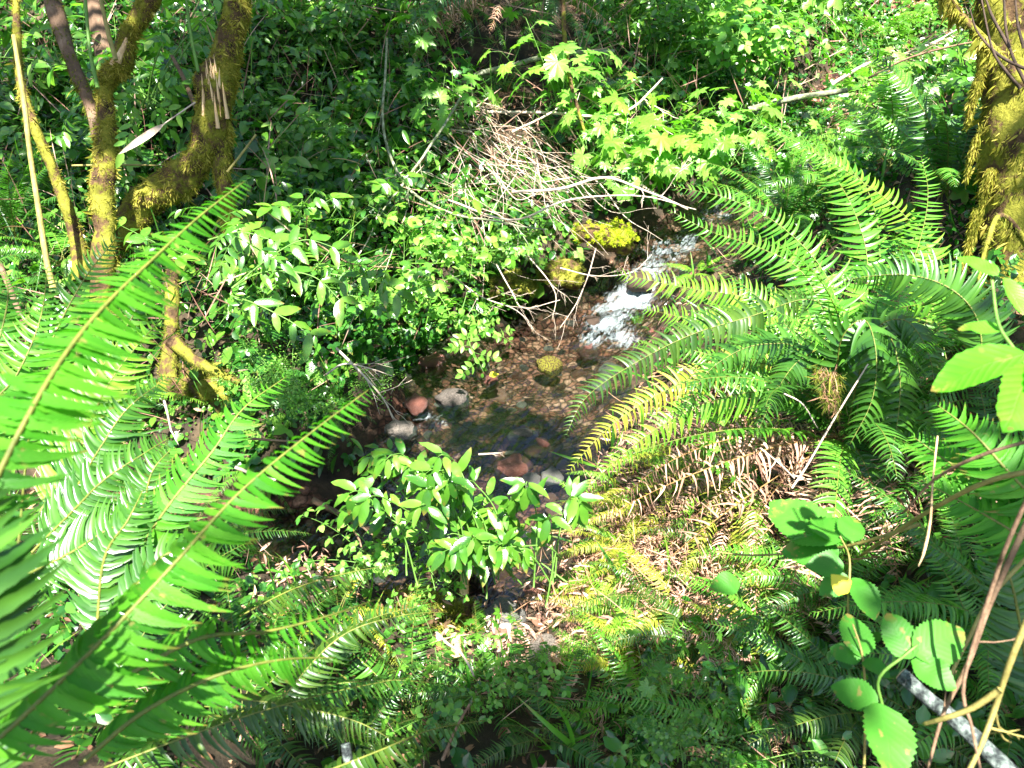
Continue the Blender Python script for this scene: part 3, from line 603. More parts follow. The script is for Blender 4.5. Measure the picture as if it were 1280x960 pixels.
# -- the old mossy tree upper left: one leaning trunk and its broken stub
tr = empty('mossy_tree', W(215, 430, 3.9), 'thick moss-covered trunk with a splintered break, sweeping up behind the near fern tip', 'tree')
limb(tr, 'trunk', [(118, 345, 3.95), (150, 290, 3.9), (190, 245, 3.85), (232, 218, 3.8), (258, 180, 3.75), (268, 120, 3.7), (276, 85, 3.7), (288, 40, 3.68), (306, -30, 3.65), (318, -90, 3.6)], [.065, .075, .085, .078, .08, .09, .075, .055, .05, .048], 'bark_moss', .5, 22, 9500, 'moss_gold', .035, 70, 9)
limb(tr, 'trunk', [(276, 95, 3.72), (272, 160, 3.76), (278, 215, 3.78), (284, 262, 3.8), (283, 290, 3.8)], [.07, .065, .05, .03, .01], 'bark_moss', .5, 16, 3800, 'moss_gold', .045, 30, 9, 1.2)
mb = MB(); gg = np.random.default_rng(2); off = np.array(tr.location)
for i in range(15):
    px = 264+gg.normal(0, 7); py = 84+gg.normal(0, 10)+abs(px-260)*.8; a = W(px+4, py+45, 3.66)-off; b = W(px+gg.normal(-2, 3), py-gg.uniform(0, 26)*gg.random(), 3.59)-off
    add_tube(mb, np.array([a, (a+b)/2+gg.normal(0, .003, 3), b]), [.010, .007, .0006], 4)
s = mb.build('splintered_wood', M['raw_wood'], tr); s['label'] = 'pale torn wood where the trunk broke'
# -- second mossy trunk
tr = empty('mossy_tree', W(130, 400, 3.7), 'mossy trunk with a kinked elbow, left of the broken trunk', 'tree')
limb(tr, 'trunk', [(126, 400, 3.7), (130, 320, 3.65), (129, 235, 3.6), (134, 175, 3.6), (130, 112, 3.58), (138, 92, 3.56), (152, 80, 3.55), (158, 45, 3.52), (175, 20, 3.5), (192, -20, 3.45), (205, -60, 3.4)], [.06, .054, .048, .042, .036, .04, .044, .04, .044, .044, .044], 'bark_moss', .5, 18, 7000, 'moss_gold', .035, 60, 10)
limb(tr, 'limb', [(126, 172, 3.6), (112, 128, 3.62), (95, 90, 3.64), (82, 55, 3.66), (66, 0, 3.7), (55, -50, 3.7)], [.035, .03, .03, .032, .042, .04], 'bark', .25, 10, 1800, 'moss', .035, 40, 10)
for q, (pts, r) in enumerate([([(141, 82, 3.53), (150, 66, 3.52)], .02), ([(146, 78, 3.5), (156, 55, 3.5), (158, 46, 3.5)], .016)]):
    limb(tr, 'splintered_wood', pts, [r, r*.4], 'raw_wood', .3, 8, 0, n=6)
tr = empty('mossy_sapling', W(100, 330, 3.7), 'slim mossy stem leaning left at the left edge beside the kinked trunk', 'tree')
limb(tr, 'trunk', [(104, 350, 3.7), (96, 300, 3.7), (84, 262, 3.68), (64, 208, 3.65), (40, 150, 3.6), (26, 105, 3.6), (22, 57, 3.6), (20, 0, 3.6), (19, -40, 3.6)], [.045, .036, .03, .024, .024, .02, .02, .013, .012], 'bark_moss', .3, 10, 2200, 'moss_gold', .028, 50, 12)
tr = empty('bare_pole', W(60, 380, 3.3), 'thin smooth tan pole standing in front of the slim mossy stem at the left edge', 'stick')
limb(tr, 'stem', [(66, 360, 3.3), (57, 319, 3.3), (48, 260, 3.3), (37, 188, 3.3), (30, 128, 3.3), (17, 44, 3.3)], [.014, .013, .012, .011, .011, .009], 'cane', .12, 8)
tr = empty('mossy_stump', W(215, 470, 3.6), 'mossy stump below the broken trunk, dark under the fern tips', 'stump')
limb(tr, 'stump', [(210, 470, 3.6), (214, 420, 3.6), (215, 372, 3.62), (216, 325, 3.64)], [.045, .035, .032, .03], 'bark_moss', .3, 12, 2400, 'moss', .03, 24, 10)
limb(tr, 'root', [(216, 425, 3.58), (240, 448, 3.55), (270, 465, 3.5), (300, 478, 3.5)], [.04, .03, .025, .015], 'bark_moss', .5, 12, 1800, 'moss', .025, 20, 10)
# back stems top left
for i, (lb, pts, r, m, mo) in enumerate([
    ('dark brown dead trunk leaning behind the kinked mossy trunk at the top', [(135, 80, 4.6), (120, 20, 4.6), (105, -40, 4.6)], .06, 'bark', 0),
    ('thin yellow-green cane rising past the elbow of the kinked trunk', [(145, 75, 3.4), (135, 40, 3.4), (124, -10, 3.4)], .010, 'cane', 0),
    ('bright green upright stalk just left of the kinked trunk', [(122, 110, 3.3), (112, 60, 3.3), (106, -10, 3.3)], .008, 'stem_green', 0),
    ('green upright stalk between the kinked trunk and the broken trunk', [(248, 90, 3.6), (238, 40, 3.6), (232, -10, 3.6)], .008, 'stem_green', 0),
    ('grey slanting stem behind the broken trunk', [(245, 135, 4.0), (228, 95, 4.05), (215, 70, 4.1)], .012, 'twig_brown', 0),
    ('thin straw-coloured stalk slanting up right of the broken trunk', [(284, 215, 3.5), (300, 195, 3.5), (320, 168, 3.5)], .006, 'cane', 0),
    ('thin horizontal stalk crossing behind the two mossy trunks', [(90, 207, 3.9), (150, 206, 3.9), (205, 207, 3.9)], .005, 'cane', 0),
    ('brown pole leaning at the far left edge behind the bare pole', [(0, 330, 4.0), (20, 380, 3.9), (35, 420, 3.9)], .016, 'bark', 0)]):
    P = smoothpath([W(*p) for p in pts], 16); mb = MB(); add_tube(mb, P, [r, r*.8], 8, .15, 14); tag(mb.build('plant_cane' if 'trunk leaning' not in lb else 'dead_tree', M[m]), lb, 'stem' if 'trunk leaning' not in lb else 'tree')
# dangling pale leaf blade
mb = MB(); P = smoothpath([W(244, 128, 3.45), W(205, 155, 3.4)], 8); add_tube(mb, P, [.004, .003], 5); tpl = t_leaf(8, .13, .2, .25); a = W(205, 155, 3.4); b = W(148, 193, 3.35)
inst(mb, tpl, np.array([b-a]), np.array([CAM-a]), np.array([a]), np.linalg.norm(b-a), .9); tag(mb.build('withered_blade', M['twig']), 'pale withered blade hanging off a thin stalk left of the broken trunk', 'leaf')

# -- big mossy trunk right edge
tr = empty('mossy_tree', W(1290, 470, 3.0), 'thick trunk wrapped in golden hanging moss along the right edge', 'tree')
limb(tr, 'trunk', [(1310, 520, 3.0), (1296, 430, 3.0), (1290, 350, 3.0), (1288, 250, 3.0), (1284, 150, 3.0), (1280, 60, 3.0), (1276, -20, 3.0), (1270, -120, 3.0)], [.21, .18, .165, .16, .155, .15, .14, .14], 'bark_moss', .3, 36, 12000, 'moss_gold', .05, 60, 6, 1.3)
for i, (px, py, ln) in enumerate([(1226, 150, 70), (1224, 260, 80), (1230, 330, 50), (1223, 100, 60), (1240, 210, 90), (1234, 60, 70), (1228, 370, 50)]):
    a = W(px, py, 2.92)-np.array(tr.location); P = a+np.linspace(0, 1, 10)[:, None]*np.array([.01, 0, -ln/960*2.9]); V, F, A = tube(P, [.018, .014, .002], 8, .5)
    hairs(V, None, 8, 700, .035, M['moss_gold'], np.random.default_rng(i), 1.6, tr, name='hanging_moss', wd=.1)
limb(tr, 'limb', [(1300, 130, 2.9), (1240, 60, 2.85), (1195, 12, 2.9), (1178, -20, 2.9)], [.03, .014, .012, .012], 'bark_moss', .3, 8, 1500, 'moss_gold', .05, 24, 10, 1.3)
limb(tr, 'limb', [(1300, 330, 2.75), (1255, 270, 2.6), (1235, 300, 2.5), (1222, 355, 2.5)], [.014, .010, .008, .006], 'bark_moss', .3, 6, 500, 'moss', .03, 24, 10, 1.3)
for i, pts in enumerate([[(1290, 120, 2.6), (1262, 60, 2.6), (1255, 0, 2.6), (1258, -30, 2.6)], [(1290, 90, 2.55), (1250, 70, 2.55), (1222, 40, 2.6), (1212, 10, 2.6)], [(1280, 60, 2.5), (1272, 30, 2.5), (1268, -20, 2.5)],
    [(1275, 110, 2.55), (1258, 90, 2.5), (1240, 60, 2.5), (1225, -10, 2.5)], [(1262, 60, 2.55), (1240, 20, 2.55), (1230, -10, 2.55)]]):
    limb(tr, 'dead_twig', pts, [.006, .0045, .002], 'bark_dark', .2, 6, 0, n=16)

# moss mound by the fall
def mound(name, label, p, r, flat, matname, n, hl, cat='moss'):
    root = empty(name, p, label, cat); mb = rock_mesh(int(abs(p[0]*100)) % 6, flat, 1.2); mb.V = [v*r for v in mb.V]; o = mb.build('rock', M['bark_moss'], root)
    V = mb.V[0]; gg = np.random.default_rng(3); i = gg.integers(0, len(V), n); pos = V[i]+gg.normal(0, r*.05, (n, 3)); N = nrm(pos); k = N[:, 2] > -.2; pos = pos[k]; N = N[k]; m = len(pos)
    h = MB(); cl = noise(pos[:, 0], pos[:, 1], pos[:, 2], 25, 9, 2); inst(h, t_leaf(3, .16, .1, .4), nrm(N+gg.normal(0, .5, (m, 3))), gg.normal(0, 1, (m, 3)), pos, hl*gg.uniform(.5, 1.3, m), np.clip(.5+.5*cl+gg.normal(0, .2, m), 0, 1)); h.build('moss', M[matname], root)
    return root
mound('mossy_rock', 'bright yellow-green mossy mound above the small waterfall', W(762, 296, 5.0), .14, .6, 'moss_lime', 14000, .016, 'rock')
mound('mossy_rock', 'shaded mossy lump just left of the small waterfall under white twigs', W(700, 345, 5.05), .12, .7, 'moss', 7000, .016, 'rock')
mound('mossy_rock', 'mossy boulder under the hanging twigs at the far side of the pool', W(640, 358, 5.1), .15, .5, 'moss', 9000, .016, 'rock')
mound('mossy_hummock', 'dark mossy hummock beside the stump on the left bank', G(262, 490)+[0, 0, .03], .16, .6, 'moss', 9000, .014)
mound('mossy_hummock', 'mossy root hump on the near bank left of the pink gravel', G(568, 780)+[0, 0, .0], .10, .7, 'moss', 3000, .022)
mound('mossy_hummock', 'golden mossy hump above the dark fern fronds on the near bank', G(515, 765)+[0, 0, .0], .09, .5, 'moss_gold', 2600, .02)
tu = empty('lichen_tuft', W(1035, 465, 2.1), 'brown lichen tuft caught in the big fern on the right', 'lichen')
for q in range(5):
    P = smoothpath([W(1025+q*5, 455+q*3, 2.1), W(1022+q*7, 480, 2.1), W(1035+q*3, 505+q*4, 2.1)], 10)-np.array(tu.location); V, F, A = tube(P, [.010, .007, .002], 6, .5); hairs(V, None, 6, 60, .06, M['litter' if q % 2 else 'moss'], np.random.default_rng(q), 1.0, tu, name='strands', wd=.04)
for lb, a, b, r in [('short broken mossy stake standing by the pink gravel', (580, 740, 2.62), (581, 692, 2.55), .017), ('thinner upright broken stake left of the mossy stake', (542, 715, 2.7), (540, 662, 2.62), .011), ('mossy stub leaning below the two broken stakes', (570, 815, 2.4), (569, 795, 2.36), .02)]:
    t_ = empty('broken_stake', W(*a), lb, 'stick'); limb(t_, 'wood', [a, b], [r, r*.8], 'raw_wood', .3, 8, 700 if r > .012 else 0, 'moss', .014, 12)

# ================================================================== branches and twigs
def branch(name, label, pts, rad, m='twig', cat='branch', group=None, forks=0, seed=0, k=6, sub=.5, n=26, amp=.12, wob=.0, cut=False):
    g = np.random.default_rng(seed+17); P = smoothpath([W(*p) for p in pts], n)
    if wob: P = P + np.cumsum(g.normal(0, wob, P.shape), 0)*np.linspace(0, 1, n)[:, None]*.5
    mb = MB(); add_tube(mb, P, rad, k, amp, 30); o = mb.build(name, M[m]); tag(o, label, cat, group)
    if forks:
        T = nrm(np.gradient(P, axis=0))
        for i in range(forks):
            j = int(g.uniform(.25, .95)*(n-1)); d = nrm(T[j]+g.normal(0, .7, 3)); L = sub*g.uniform(.4, 1.1); v = np.linspace(0, 1, 8)[:, None]
            Q = P[j]+d*L*v+np.cumsum(g.normal(0, L*.03, (8, 3)), 0)*v; f = MB(); add_tube(f, Q, [rad[-1]*.8, rad[-1]*.3], 4)
            for q in range(2):
                jj = int(g.integers(3, 7)); dd = nrm(d+g.normal(0, .6, 3)); Q2 = Q[jj]+dd*L*.4*np.linspace(0, 1, 4)[:, None]; add_tube(f, Q2, [rad[-1]*.5, rad[-1]*.25], 4)
            f.build('side_twig', M[m], o)
    if cut:
        c = MB(); d = nrm(P[0]-P[1]); add_tube(c, np.array([P[0]+d*.0005, P[0]+d*.002]), [rad[0]*1.0, rad[0]*.95], 16); c.build('cut_end', M['cutwood'], o)
    return o
B = branch
B('fallen_branch', 'pale mossy branch lying level across the dark hollow at the top centre', [(575, 105, 5.6), (600, 92, 5.5), (640, 82, 5.45), (690, 69, 5.4), (768, 64, 5.4)], [.018, .020, .017, .014], 'twig_lichen', k=8, forks=2, sub=.2)
B('hanging_branch', 'dark upright stem coming down from the top edge over the level branch', [(703, -20, 5.0), (706, 50, 5.0), (713, 100, 5.0), (722, 135, 5.0), (731, 165, 5.0)], [.016, .014, .009], 'bark_moss', 'stem', k=7)
B('curved_branch', 'long grey-green branch curving down in a J left of the twig heap', [(484, 48, 4.9), (481, 100, 4.85), (478, 140, 4.8), (482, 180, 4.8), (497, 220, 4.75), (520, 246, 4.7), (560, 265, 4.65), (620, 275, 4.6), (680, 285, 4.6)], [.007, .010, .009, .004], 'twig_lichen', forks=6, seed=4, wob=.01, sub=.25)
B('curved_branch', 'straight grey branch crossing the J-shaped one from upper right', [(576, 122, 5.0), (556, 155, 4.9), (530, 195, 4.8), (505, 228, 4.7), (488, 258, 4.65), (468, 290, 4.6)], [.009, .008, .004], 'twig_lichen', forks=6, seed=5, wob=.01, sub=.25)
B('dead_branch', 'bleached branch running level right of the twig heap and forking upward', [(610, 140, 5.3), (690, 141, 5.2), (755, 146, 5.1), (790, 135, 5.1), (812, 115, 5.1), (828, 98, 5.1)], [.010, .010, .006], forks=5, seed=6, sub=.3)
B('dead_branch', 'white forked branch bending down to the right above the lime leaves', [(755, 146, 5.05), (764, 170, 5.0), (778, 185, 5.0), (790, 205, 5.0), (800, 230, 5.0), (860, 262, 5.0)], [.009, .008, .005], forks=4, seed=7, sub=.25)
B('dead_branch', 'white stick stretching from the twig heap toward the big right fern', [(640, 240, 4.8), (700, 236, 4.8), (755, 222, 4.8), (800, 236, 4.7), (850, 256, 4.7)], [.010, .009, .005], forks=5, seed=8, sub=.3)
B('dead_branch', 'thin pale twig below the others reaching over the mossy mound', [(560, 250, 4.7), (640, 275, 4.7), (710, 250, 4.7), (800, 245, 4.7), (870, 262, 4.6)], [.007, .006, .003], forks=5, seed=9, sub=.25)
B('dead_branch', 'pale slanting twig rising from the heap to upper right between the palmate leaves', [(640, 165, 5.1), (690, 140, 5.1), (720, 112, 5.1), (745, 70, 5.1)], [.008, .006, .003], forks=4, seed=10, sub=.25)
B('dead_branch', 'crooked bare twig hanging over the pool from the far bank', [(560, 340, 4.5), (600, 370, 4.5), (640, 385, 4.45), (660, 400, 4.4)], [.0045, .003, .0018], forks=7, seed=11, sub=.22)
B('dead_branch', 'forked bleached twig dipping to the water at the middle of the pool', [(620, 330, 4.6), (640, 365, 4.6), (655, 385, 4.55), (700, 375, 4.5)], [.0045, .003, .0018], forks=7, seed=12, sub=.22)
B('dead_branch', 'thin bleached twig in front of the dark undercut right of centre', [(660, 320, 4.7), (685, 350, 4.65), (695, 372, 4.6), (690, 400, 4.6)], [.0045, .003, .0018], forks=6, seed=13, sub=.2)
B('dead_branch', 'bent twig leaning over the white water below the mossy mound', [(745, 310, 4.7), (735, 345, 4.7), (720, 380, 4.7), (700, 410, 4.6)], [.0045, .003, .0018], forks=6, seed=14, sub=.22)
B('dead_branch', 'bare twig arching from the mossy mound over the fall', [(700, 335, 4.6), (745, 345, 4.6), (790, 340, 4.6), (815, 318, 4.7)], [.0045, .003, .0018], forks=5, seed=15, sub=.2)
B('dead_branch', 'spray of fine bare twigs against the dark leaves left of the crossed branches', [(505, 215, 4.8), (478, 225, 4.75), (450, 228, 4.7), (425, 235, 4.7)], [.006, .004, .002], forks=9, seed=16, sub=.2)
B('dead_branch', 'thin twig running down through the shade left of the crossed branches', [(475, 260, 4.6), (460, 300, 4.5), (440, 330, 4.4), (430, 350, 4.4)], [.005, .004, .002], forks=4, seed=17, sub=.2)
B('dead_branch', 'slender twig across the light green leaves over the left bank', [(390, 300, 4.2), (440, 330, 4.1), (500, 335, 4.1), (560, 352, 4.1)], [.005, .004, .002], 'twig_brown', forks=5, seed=18, sub=.25)
B('dead_branch', 'twig poking out of the left bank down toward the riffle', [(420, 435, 3.6), (455, 470, 3.6), (480, 500, 3.6), (492, 525, 3.6)], [.007, .005, .003], forks=4, seed=19, sub=.2)
B('dead_branch', 'fine crossed twigs beside the bright cress clump', [(405, 470, 3.5), (430, 455, 3.5), (460, 460, 3.5), (490, 470, 3.5)], [.005, .004, .002], forks=5, seed=20, sub=.2)
B('fallen_log', 'slim mossy log running up to the right at the top right', [(935, 138, 5.6), (970, 128, 5.6), (1010, 120, 5.6), (1080, 110, 5.7)], [.025, .022, .018], 'twig_lichen', 'log', k=8)
B('dead_branch', 'pale forked branch leaning over the brown brush at the top right', [(1040, 105, 5.2), (1085, 80, 5.1), (1130, 68, 5.0), (1180, 48, 4.9)], [.014, .012, .008], forks=6, seed=22, sub=.35)
B('dead_branch', 'thin brown branch crossing in front of the right fern tops to the mossy trunk', [(1085, 98, 4.2), (1130, 75, 4.1), (1180, 60, 4.0), (1240, 48, 3.9)], [.007, .006, .004], 'twig_brown', forks=4, seed=23, sub=.25)
B('dead_branch', 'bleached stick standing in the fern shade on the left', [(205, 500, 3.0), (210, 520, 3.0), (214, 540, 3.0)], [.005, .004], seed=24, forks=1, sub=.08)
B('stick', 'straight pale stick lying across the bank left of the drooping leaflets', [(310, 548, 2.7), (352, 551, 2.7), (392, 552, 2.7)], [.005, .003], 'twig_brown')
B('stick', 'white stick on the bank below the straight one', [(294, 584, 2.6), (315, 592, 2.6), (345, 600, 2.6)], [.007, .004], forks=1, sub=.1)
B('stick', 'thin forked stick lying on the shallow water below centre', [(598, 568, 3.65), (615, 567, 3.66), (628, 566, 3.67)], [.005, .003], forks=2, sub=.06)
B('stick', 'thin straight stick standing in the dark fern tangle at the bottom centre', [(553, 950, 1.6), (568, 915, 1.6), (587, 880, 1.6)], [.004, .0025], 'twig_brown')
B('stick', 'short dark stub poking up at the bottom edge', [(438, 965, 1.4), (434, 945, 1.4), (432, 930, 1.4)], [.010, .008], 'bark_lichen', k=8)
B('dead_branch', 'dark wet branch sticking out of the near bank over the lower water', [(390, 625, 3.0), (420, 640, 3.0), (455, 655, 3.0)], [.014, .008], 'bark', forks=4, sub=.2, seed=30)
# long canes on the right
B('cut_branch', 'grey lichen-spotted branch with a pale sawn end at the bottom right corner', [(1127, 843, 1.25), (1160, 872, 1.22), (1200, 905, 1.19), (1265, 968, 1.15), (1330, 1030, 1.12)], [.0115, .012, .013, .014], 'bark_lichen', k=14, n=30, amp=.22, cut=True)
B('woody_cane', 'long olive cane arching in from the right edge to the middle right', [(1310, 585, 1.2), (1240, 600, 1.25), (1180, 628, 1.35), (1120, 665, 1.5), (1075, 695, 1.65)], [.0045, .004, .003], 'cane', 'cane', k=7)
B('woody_cane', 'dark thin cane running parallel above the olive one', [(1310, 545, 1.15), (1230, 568, 1.2), (1170, 598, 1.3), (1130, 640, 1.4)], [.0032, .003, .002], 'twig_brown', 'cane')
B('woody_cane', 'thin pale stalk lying nearly level from the dead ferns to the right', [(895, 690, 1.9), (940, 694, 1.85), (1010, 690, 1.75), (1070, 680, 1.6), (1150, 655, 1.5)], [.002, .003, .004], 'cane', 'cane')
B('dry_twig', 'bright orange dead stalk dangling below the olive cane', [(1172, 545, 1.4), (1166, 600, 1.38), (1163, 650, 1.36), (1155, 690, 1.36), (1148, 708, 1.36)], [.0018, .0018, .0028, .001], 'raw_wood', 'stalk')
B('woody_cane', 'brown cane coming down the right edge and bending left near the bottom', [(1290, 640, 1.0), (1262, 700, 1.02), (1235, 760, 1.05), (1210, 830, 1.08), (1180, 890, 1.1), (1160, 960, 1.1)], [.004, .004, .0035, .002], 'twig_brown', 'cane', k=7, forks=2, sub=.1, seed=31)
B('woody_cane', 'tan forking cane in the bottom right corner crossing over the sawn branch', [(1290, 760, .95), (1262, 830, .97), (1242, 890, 1.0), (1225, 935, 1.0), (1205, 975, 1.0)], [.004, .0037, .003], 'cane', 'cane', k=7, forks=2, sub=.1, seed=32)
B('woody_cane', 'thin tan cane curving left from the corner cane to the bramble leaves', [(1250, 862, .98), (1215, 885, 1.0), (1180, 898, 1.02), (1155, 905, 1.05)], [.0045, .003], 'cane', 'cane')
B('woody_cane', 'slender yellow cane slanting behind the bramble leaves', [(1290, 690, 1.3), (1240, 745, 1.3), (1210, 800, 1.3), (1185, 850, 1.3)], [.004, .003], 'cane', 'cane')
B('woody_cane', 'thin knobbly tan stem along the right edge above the corner', [(1285, 620, .92), (1255, 690, .95), (1245, 720, .98), (1205, 850, 1.02), (1215, 910, 1.0), (1225, 960, 1.0)], [.0028, .0028, .002], 'twig_brown', 'cane')
B('dry_twig', 'thin dry stalk slanting up through the big right fern', [(990, 610, 2.2), (1010, 580, 2.2), (1045, 520, 2.15), (1085, 455, 2.1)], [.003, .003, .002], 'twig', 'stalk')
B('dry_twig', 'short dry stalk bent at the foot of the big right fern', [(980, 492, 2.2), (1003, 505, 2.2), (1022, 535, 2.2)], [.0025, .002], 'twig', 'stalk')
B('dry_twig', 'pale dry stalk across the dead fronds below the big right fern', [(950, 560, 2.2), (975, 580, 2.2), (993, 598, 2.2)], [.003, .002], 'twig', 'stalk')
B('bare_root', 'pale looping root on the mossy near bank', [(545, 790, 2.1), (560, 805, 2.1), (575, 815, 2.05), (588, 835, 2.0), (592, 845, 2.0)], [.004, .003], 'twig', 'root')

# twig heap: individually modelled twigs
g = np.random.default_rng(21)
for i in range(120):
    ax, ay = 555+g.normal(0, 30), 140+g.normal(0, 20); q = g.random()
    bx, by = ax+g.uniform(70, 220), 0; by = ay+(bx-ax)*g.uniform(.45, .95)+g.normal(0, 12)
    if q < .3: ax, ay = 620+g.normal(0, 45), 200+g.normal(0, 30); bx, by = ax+g.normal(70, 50), ay+g.normal(50, 35)
    elif q < .5: ax, ay = 620+g.normal(0, 50), 185+g.normal(0, 35); bx, by = ax+g.normal(0, 45), ay+g.normal(30, 45)
    f = lambda yy: 5.35-(yy-130)/170*.5
    d0 = f(ay)+g.normal(0, .09); d1 = f(by)+g.normal(0, .09); dx, dy = bx-ax, by-ay; cv = g.normal(-.06, .10); c2 = g.normal(0, .07)
    B('dead_twig', 'thin bleached twig in the tangled heap slanting down toward the mossy mound', [(ax, ay, d0), (ax+dx*.33-dy*cv, ay+dy*.33+dx*cv, f(ay+dy*.33)+g.normal(0, .05)), (ax+dx*.66-dy*c2, ay+dy*.66+dx*c2, f(ay+dy*.66)+g.normal(0, .05)), (bx, by, d1)], [float(np.exp(g.normal(-6.1, .5))), float(np.exp(g.normal(-6.3, .4))), .0008], 'twig' if g.random() < .7 else 'twig_brown', 'twig', 'bleached twigs in the tangled heap', forks=int(g.integers(0, 4)), seed=1000+i, sub=.14, n=16, k=4, wob=.008)

# ================================================================== UNDERGROWTH (mass of leaves nobody could count)
def blob(px, py, zones):
    v = np.zeros(np.shape(px))
    for (cx, cy, rx, ry, s) in zones: v = np.maximum(v, s*np.exp(-(((px-cx)/rx)**2+((py-cy)/ry)**2)))
    return v
def visible_pts(n, side, g, ylo=1.0, yhi=11.5):
    x = g.uniform(-8, 8.5, n*6); y = g.uniform(ylo, yhi, n*6); d, zc, ww, sg = stream(x, y); z = H(x, y)
    px, py, dp = proj(np.stack([x, y, z], -1)); e = d-ww
    ok = (px > -260) & (px < 1540) & (py > -420) & (py < 1200) & (dp > 1.2) & ((e > .06) | (y > 5.9)) & (sg*side > 0)
    w_ = np.where(y > 8.5, .5, 1.0); ok &= g.random(len(x)) < w_
    k = np.nonzero(ok)[0][:n]; return x[k], y[k], z[k], e[k], px[k], py[k]
def undergrowth(name, label, cat, n, side, tpl, size, m, seed, hmax=.45, zone=None, tips=(0, -.55, -.5), clear=None, nfreq=1.6):
    g = np.random.default_rng(seed); x, y, z, e, px, py = visible_pts(n, side, g)
    keep = np.ones(len(x), bool)
    if zone is not None: keep &= g.random(len(x)) < zone(px, py)
    c = noise(x, y, 0, nfreq, seed, 2); keep &= g.random(len(x)) < np.clip(.75+1.3*c, .12, 1)
    keep &= g.random(len(x)) > np.clip(blob(px, py, [(630, 120, 90, 70, 1.6), (655, 60, 90, 70, 1.5), (780, 110, 70, 60, 1.0), (640, 200, 80, 50, 1.1), (1030, 100, 45, 40, .9)]), 0, 1)*(side < 0)
    x, y, z, e, c = x[keep], y[keep], z[keep], e[keep], c[keep]; n = len(x)
    hh = hmax*np.clip(.55+.8*c+.25*noise(x, y, 0, 5, seed+2), .1, 1.2)*np.clip(e*1.6+.25, .2, 1)
    T = np.stack([x, y, z+hh*g.uniform(0, 1, n)**.55], -1)
    X = np.array(tips)+g.normal(0, .55, (n, 3)); X[:, 2] = X[:, 2]*.8; Z = np.array([-.15, -.45, .95])+g.normal(0, .38, (n, 3))
    mb = MB(); inst(mb, tpl, X, Z, T, size*np.exp(g.normal(-.05, .35, n)), np.clip(.5+.25*c+g.normal(0, .25, n), 0, 1))
    return tag(mb.build(name, M[m]), label, cat, kind='stuff')
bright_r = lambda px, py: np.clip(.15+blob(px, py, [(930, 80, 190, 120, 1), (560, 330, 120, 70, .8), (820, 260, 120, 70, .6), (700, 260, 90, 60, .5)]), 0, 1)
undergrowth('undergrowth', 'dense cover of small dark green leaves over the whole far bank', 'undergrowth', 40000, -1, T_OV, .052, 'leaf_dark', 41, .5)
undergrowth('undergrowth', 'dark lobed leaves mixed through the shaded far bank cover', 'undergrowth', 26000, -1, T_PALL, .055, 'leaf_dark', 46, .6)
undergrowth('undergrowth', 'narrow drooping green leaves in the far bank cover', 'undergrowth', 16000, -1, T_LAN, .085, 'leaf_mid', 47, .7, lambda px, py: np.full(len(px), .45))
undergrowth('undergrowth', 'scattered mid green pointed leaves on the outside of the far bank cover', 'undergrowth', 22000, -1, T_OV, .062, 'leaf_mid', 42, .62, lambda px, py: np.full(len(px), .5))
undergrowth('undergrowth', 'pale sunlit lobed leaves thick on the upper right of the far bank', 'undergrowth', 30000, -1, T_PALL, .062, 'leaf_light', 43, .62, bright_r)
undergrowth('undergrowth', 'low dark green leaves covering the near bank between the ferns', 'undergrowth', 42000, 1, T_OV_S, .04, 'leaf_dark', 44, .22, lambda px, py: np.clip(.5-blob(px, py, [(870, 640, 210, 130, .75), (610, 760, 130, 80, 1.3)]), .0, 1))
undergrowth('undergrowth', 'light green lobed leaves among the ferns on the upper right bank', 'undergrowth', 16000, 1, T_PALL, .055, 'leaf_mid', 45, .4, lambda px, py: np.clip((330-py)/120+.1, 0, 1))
undergrowth('ground_cover', 'tiny round leaves creeping over the bank edges beside the lower water', 'ground cover', 60000, -1, T_ROUND, .026, 'leaf_mid', 48, .16, lambda px, py: blob(px, py, [(300, 560, 160, 90, 1), (430, 470, 110, 60, .9), (250, 640, 100, 60, .9)]), nfreq=3)
undergrowth('ground_cover', 'tiny leaves and moss plants on the near bank around the broken stakes', 'ground cover', 50000, 1, T_ROUND, .022, 'leaf_light', 49, .08, lambda px, py: blob(px, py, [(460, 730, 80, 30, .8), (560, 800, 50, 30, .6), (350, 730, 120, 50, .7)]), nfreq=4)
def stems(label, n, side, seed, m, hm, zone, lo, hi):
    g = np.random.default_rng(seed); x, y, z, e, px, py = visible_pts(n, side, g); k = g.random(len(x)) < zone(px, py); x, y, z = x[k], y[k], z[k]; n = len(x)
    mb = MB(); X = g.normal(0, .6, (n, 3)); X[:, 2] = g.uniform(-.2, 1.4, n); inst(mb, t_leaf(6, .018, .2, .35), X, g.normal(0, 1, (n, 3)), np.stack([x, y, z+g.uniform(.05, hm, n)], -1), g.uniform(lo, hi, n), g.random(n))
    return tag(mb.build('fine_stems', M[m]), label, 'stems', kind='stuff')
stems('fine dry stems and dead twigs poking through the far bank leaves', 9000, -1, 71, 'dead_pink', .6, lambda px, py: np.full(len(px), .4), .12, .45)
stems('fine green stems threading the far bank leaves', 8000, -1, 72, 'leaf_mid', .6, lambda px, py: np.full(len(px), .5), .12, .5)
stems('fine dry stems criss-crossing between the near bank ferns', 5000, 1, 73, 'dead_pink', .15, lambda px, py: np.full(len(px), .4), .05, .16)
